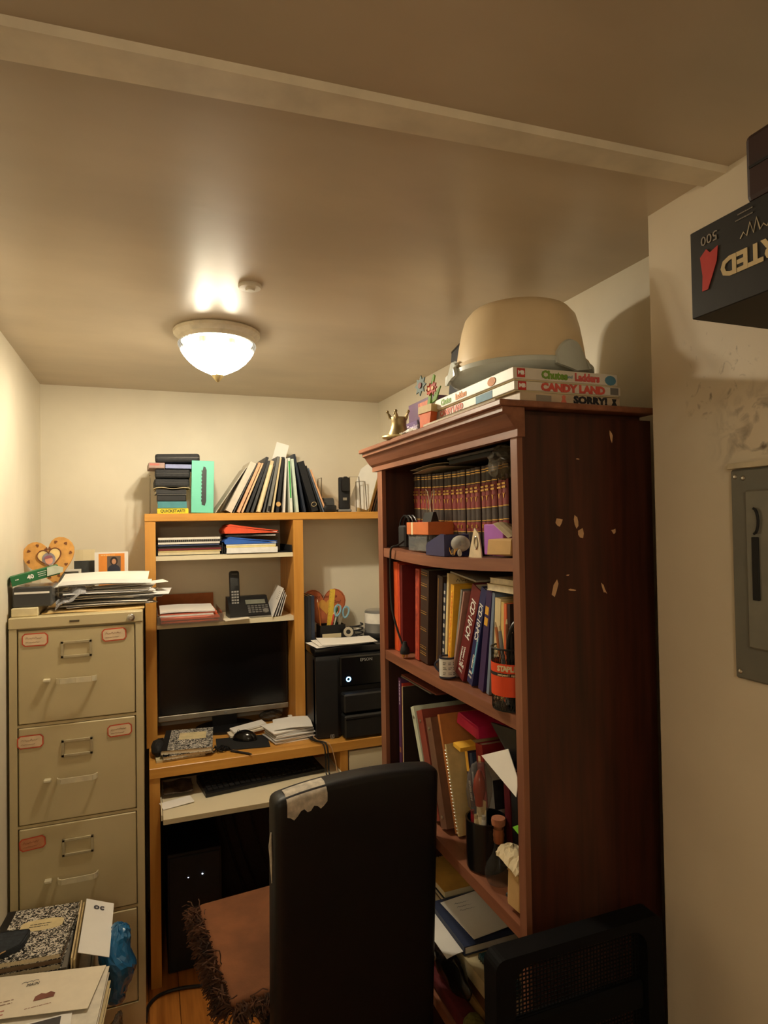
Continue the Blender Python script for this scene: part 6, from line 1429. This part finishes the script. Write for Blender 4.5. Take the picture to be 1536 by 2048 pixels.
# back half: notebooks
z = SZB
NBX, NBY = -.392, 1.790
for i, (lb, th) in enumerate((('thick dark folder at the bottom of the corner notebook stack', .034), ('grey folder in the corner notebook stack', .012))):
    book(lb, th, .255, .192, (NBX, NBY - .004, z + th), PI / 2, R_(-1 + i), (66, 60, 54) if i == 0 else (130, 122, 110), 'stack_folder', 'folder', pm=cream()); z += th + .001
comp('lower marbled composition notebook of the corner stack', (NBX, NBY + .006, z), R_(-5), .180, .226, .014); z += .0152
book('brown notebook between the two marbled ones of the corner stack', .010, .222, .178, (NBX + .002, NBY + .008, z + .010), PI / 2, R_(-5), (120, 98, 76), 'brown_notebook', 'notebook', pm=pages()); z += .011
t = comp('topmost marbled composition notebook with an oval cream title plate, under the slate pouch', (NBX, NBY + .010, z), R_(-6), .180, .224, .013, oval=True); z += .0142
lines(t, ink(), (.075, .142, .0138), X_, Y_, .06, 2, .010, .0022, 5)
pz = z
t = T('slate_pouch', 'slate blue zipped pouch with a tan string on the marbled notebook', 'pouch', (-.398, 1.825, z + .0006), (0, 0, R_(-9)))
obj('pouch', MB().prism([(0, 0), (.055, -.006), (.086, .016), (.092, .030), (.092, .076), (.086, .084), (0, .086)], .013), mat('pouch_slate', (44, 50, 58), .85, var=.3, scale=90, bump=.3), t, True)
obj('seam', MB().tube([(.0, .002, .0132), (.055, -.003, .0132), (.085, .018, .0132), (.090, .074, .0132), (.084, .081, .0132), (0, .083, .0132)], .0012, 5), black(), t)
cable('tan twisted string trailing from the slate pouch over the papers', [(-.338, 1.812, pz + .016), (-.350, 1.800, pz + .017), (-.352, 1.785, pz + .012), (-.358, 1.765, pz + .004), (-.372, 1.70, pz - .004), (-.392, 1.62, pz - .008)], .0016, cm((186, 150, 104)), 'string', 'string')
# sheets standing at the right of the notebooks
zs = SZB + .020
for i, (lb, c, xa) in enumerate((('cream folder edge tucked beside the corner notebooks', (222, 200, 156), 0), ('second cream folder edge beside the corner notebooks', (206, 182, 132), .006))):
    solo('side_folder', lb, 'folder', MB().box(-.188 + xa, -.184 + xa, 1.76, 2.02, SZB, SZB + .082 - .006 * i, .0008), cm(c, .7))
t = solo('oc_sheet', 'white sheet with large dark letters sticking up behind the blue bag', 'paper', MB().sheet(.072, .245, lambda u, v: -.030 * u, 4, 4, .0012, Matrix.Translation((-.173, 1.775, SZB + .082))), paper())
t.name = 'letter_sheet'
text(t, 'oc', .034, cm((52, 54, 74)), (-.138, 1.985, SZB + .0712), Vector((1, 0, -.42)), Y_, fat=.0004, squash=.9)
obj('sketch', MB().tube([(-.150, 1.915, SZB + .0722), (-.146, 1.88, SZB + .0705), (-.156, 1.83, SZB + .0748), (-.166, 1.80, SZB + .0790)], .0012, 4), cm((206, 170, 120)), t)
# front half: printed papers
zf = SZB
for i, (lb, c, x1, y1, th) in enumerate((('cream folder at the base of the front paper pile', (220, 198, 150), -.128, 1.735, .022), ('dark binder edge in the front paper pile', (50, 50, 56), -.140, 1.742, .014), ('white folder near the top of the front paper pile', (228, 220, 204), -.131, 1.738, .018))):
    book(lb, th, .34, x1 + .398, (-.394 - .0 , y1 - .318, zf + th), PI / 2, R_(-5), c, 'pile_folder', 'folder', pm=paper()); zf += th + .001
zf += .001
t = solo('photo_sheet', 'sheet with a grey photo print at the very front of the corner pile', 'paper', MB().sheet(.225, .20, lambda u, v: 0, 4, 4, .001, Matrix.Translation((-.393, 1.40, zf))), paper())
o = obj('grey_photo', MB().box(-.355, -.190, 1.42, 1.595, zf + .001, zf + .0014), mat('photo_grey', (196, 190, 182), .5, c2=(96, 92, 92), scale=22, lo=.35, hi=.6, stretch=(1, 3, 1)), t)
obj('dark_strip', MB().box(-.355, -.190, 1.566, 1.595, zf + .0014, zf + .0017), cm((66, 64, 66)), t)
t = solo('flyer', 'printed white real estate flyer at the top of the front pile', 'flyer', MB().sheet(.268, .145, lambda u, v: .003 * (1 - v), 5, 4, .001, Matrix.Translation((-.398, 1.646, zf + .0028)) @ Matrix.Rotation(R_(-12), 4, 'Z')), mat('paper_warm', (238, 226, 204), .85))
zq = zf + .0068
lines(t, ink(), (-.385, 1.700, zq), X_, Y_, .05, 1, .01, .0045, 3); lines(t, cm((150, 110, 96)), (-.390, 1.683, zq), X_, Y_, .10, 2, .010, .0016, 6); lines(t, cm((190, 110, 96)), (-.360, 1.652, zq), X_, Y_, .07, 2, .012, .0028, 8)
lines(t, cm((190, 150, 130)), (-.270, 1.640, zq), X_, Y_, .07, 1, .01, .0016, 9)
obj('house_print', MB().prism([(-.020, 0), (.022, 0), (.024, .012), (.014, .020), (.004, .016), (-.006, .021), (-.018, .014)], .0004, Matrix.Translation((-.235, 1.660, zq - .0002))), cm((136, 84, 70)), t)
text(t, 'MAIN', .011, ink(), (-.265, 1.722, zq), X_, Y_, shear=.2)
for k in range(3): obj('arch', MB().tube([(-.283 + .012 * k + .006 * math.cos(a), 1.731 + .004 * math.sin(a), zq) for a in [j * PI / 6 for j in range(7)]], .0005, 4), ink(), t)
# blue bag
t = T('blue_bag', 'crumpled blue plastic bag hanging beside the paper pile', 'bag', (-.088, 1.865, .385))
mb = MB(); mb.ball((0, .02, .035), .05, .86, 1.5, 2.0, 30, 22)
for v in mb.bm.verts: v.co += Vector((.006 * math.sin(60 * v.co.z + 30 * v.co.y), .004 * math.sin(70 * v.co.z), .003 * math.sin(50 * v.co.y)))
mb.crumple(.0022, 14)
obj('bag', mb, mat('bag_blue', (44, 110, 160), .22, var=.2, scale=20, coat=.4), t)
t = T('clear_wrap', 'crumpled clear plastic wrap hanging below the blue bag', 'wrap', (-.084, 1.80, .205))
mb = MB(); mb.ball((0, 0, 0), .04, .55, 1.3, 3.4, 26, 26)
for v in mb.bm.verts: v.co += Vector((.006 * math.sin(50 * v.co.z + 40 * v.co.y), .005 * math.sin(60 * v.co.z), 0))
obj('wrap', mb.crumple(.003, 5), clear('wrap_hanging', (220, 206, 186), .72, .15), t)
# floor cord
P = [at(x, y, Z=.006) for x, y in ((292, 2044), (296, 2015), (315, 1993), (350, 1979), (400, 1972), (450, 1975))]
cable('thick black cord curling over the floorboards by the desk leg', [(p.x, p.y, .0065) for p in P], .0055, black(), name='floor_cable')
# dangling cables under the tray
for i, (x, y) in enumerate(((.285, 2.70), (.33, 2.72), (.40, 2.70), (.47, 2.71))):
    cable(('thin dark cable hanging behind the computer tower', 'second dark cable looping under the desk', 'third dark cable sagging under the desk', 'dark cable at the far side under the desk')[i], [(x, y + .04, .700), (x + .02, y, .60), (x - .015, y - .02, .45), (x + .03, y - .03, .25), (x + .10, y, .03 + .012 * i)], .0032, black(), name='desk_cable')

# ================================================================== ELECTRICAL PANEL
t = T('electrical_panel', 'grey metal electrical panel with a hinged door on the wall', 'electrical panel', (XJ, .60, 1.51))
GP = mat('panel_grey', (112, 110, 100), .5, var=.1, scale=12)
obj('trim_plate', MB().box(-.012, .0, -.175, .175, -.172, .170, .003), GP, t)
dr = obj('door', MB().box(-.020, -.0122, -.14, .143, -.118, .135, .003), mat('panel_door', (124, 121, 110), .48, var=.08), t)
obj('latch_recess', MB().box(-.0235, -.0202, .118, .130, -.040, .060, .001), blackm(), dr)
obj('latch', MB().tube([(-.024, .124 - .008 * math.sin(i * PI / 8), .085 + .02 * math.cos(i * PI / 8)) for i in range(9)], .0022, 6), blackm(), dr)
for y, z in ((.165, .158), (.15, .155), (.165, -.160)): obj('screw', MB().ball((-.0125, y, z), .004, .6, 1, 1, 10, 8), steel(), t)
o = obj('paint_smear', MB().box(-.0135, .0, -.175, .178, .1705, .180, .001).crumple(.0015, 3), mat('plaster_smear', (214, 200, 172), .8), t)

# ================================================================== BOX ON THE HIGH SHELF
WR = wood('dark_red_wood', (92, 44, 34), (52, 24, 20), 'y', .5)
HX = .62
ba = at(1384, 640, X=HX); bt = at(1384, 466, X=HX)
BY, BZ0, BZ1 = ba.y, ba.z, bt.z
t = T('wall_shelf', 'dark red wood wall shelf carrying the black carton', 'shelf', (XJ, .2, BZ0 - .022))
obj('board', MB().box(-.29, -.001, -.3, .252, 0, .0215, .002), WR, t)
for y in (-.25, .225): obj('bracket', MB().prism([(0, 0), (-.18, 0), (-.03, -.02), (0, -.06)], .018, frame((-.001, y, -.0005), X_, Z_)), WR, t)
t = T('sheet_carton', 'black paper carton printed upside down with red mark, on the high wall shelf', 'carton', (HX, BY - .40, BZ0))
CB = mat('carton_black', (28, 27, 27), .5, var=.25, scale=30)
h = BZ1 - BZ0
obj('carton', MB().box(0, .27, 0, .40, .0003, h, .001), CB, t)
XD, YD = Y_, -Z_                                     # text turned upside down on the face towards the room
PC = mat('print_cream', (206, 184, 140), .6)
text(t, 'ASSORTED', .030, PC, (-.0006, .288, h * .44), Y_, -Z_, fat=.0012, squash=.95)
text(t, '500', .016, cm((150, 140, 128)), (-.0006, .372, h * .84), Y_, -Z_, squash=1.0)
lines(t, cm((130, 122, 112)), (-.0004, .315, h * .87), Y_, -Z_, .022, 2, .006, .0014, 2)
scribble(t, cm((190, 176, 150)), (-.0006, .250, h * .66), Y_, Z_, .085, .016, 4, .0009)
obj('red_mark', MB().prism([(-.013, .017), (-.004, .024), (.001, .018), (.012, .022), (.010, .005), (.003, -.011), (-.003, -.024), (-.011, -.024), (-.010, -.006)], .0005, frame((-.0006, .372, h * .50), -Y_, Z_)), cm((186, 52, 44)), t)
obj('photo_print', MB().prism([(.018 * math.cos(i * PI / 6), .020 * math.sin(i * PI / 6)) for i in range(12)], .0005, frame((-.0006, .235, h * .20), -Y_, Z_)), cm((206, 180, 120)), t)
t = T('brown_case', 'dark brown case on top of the black carton, cut by the frame', 'case', (HX + .002, at(1487, 365, X=HX).y - .36, BZ1 + .0008))
obj('case', MB().box(0, .25, 0, .36, 0, .075, .006, 2), mat('case_brown', (52, 30, 26), .6), t); obj('seam', MB().box(-.001, .002, .006, .354, .036, .039), blackm(), t)
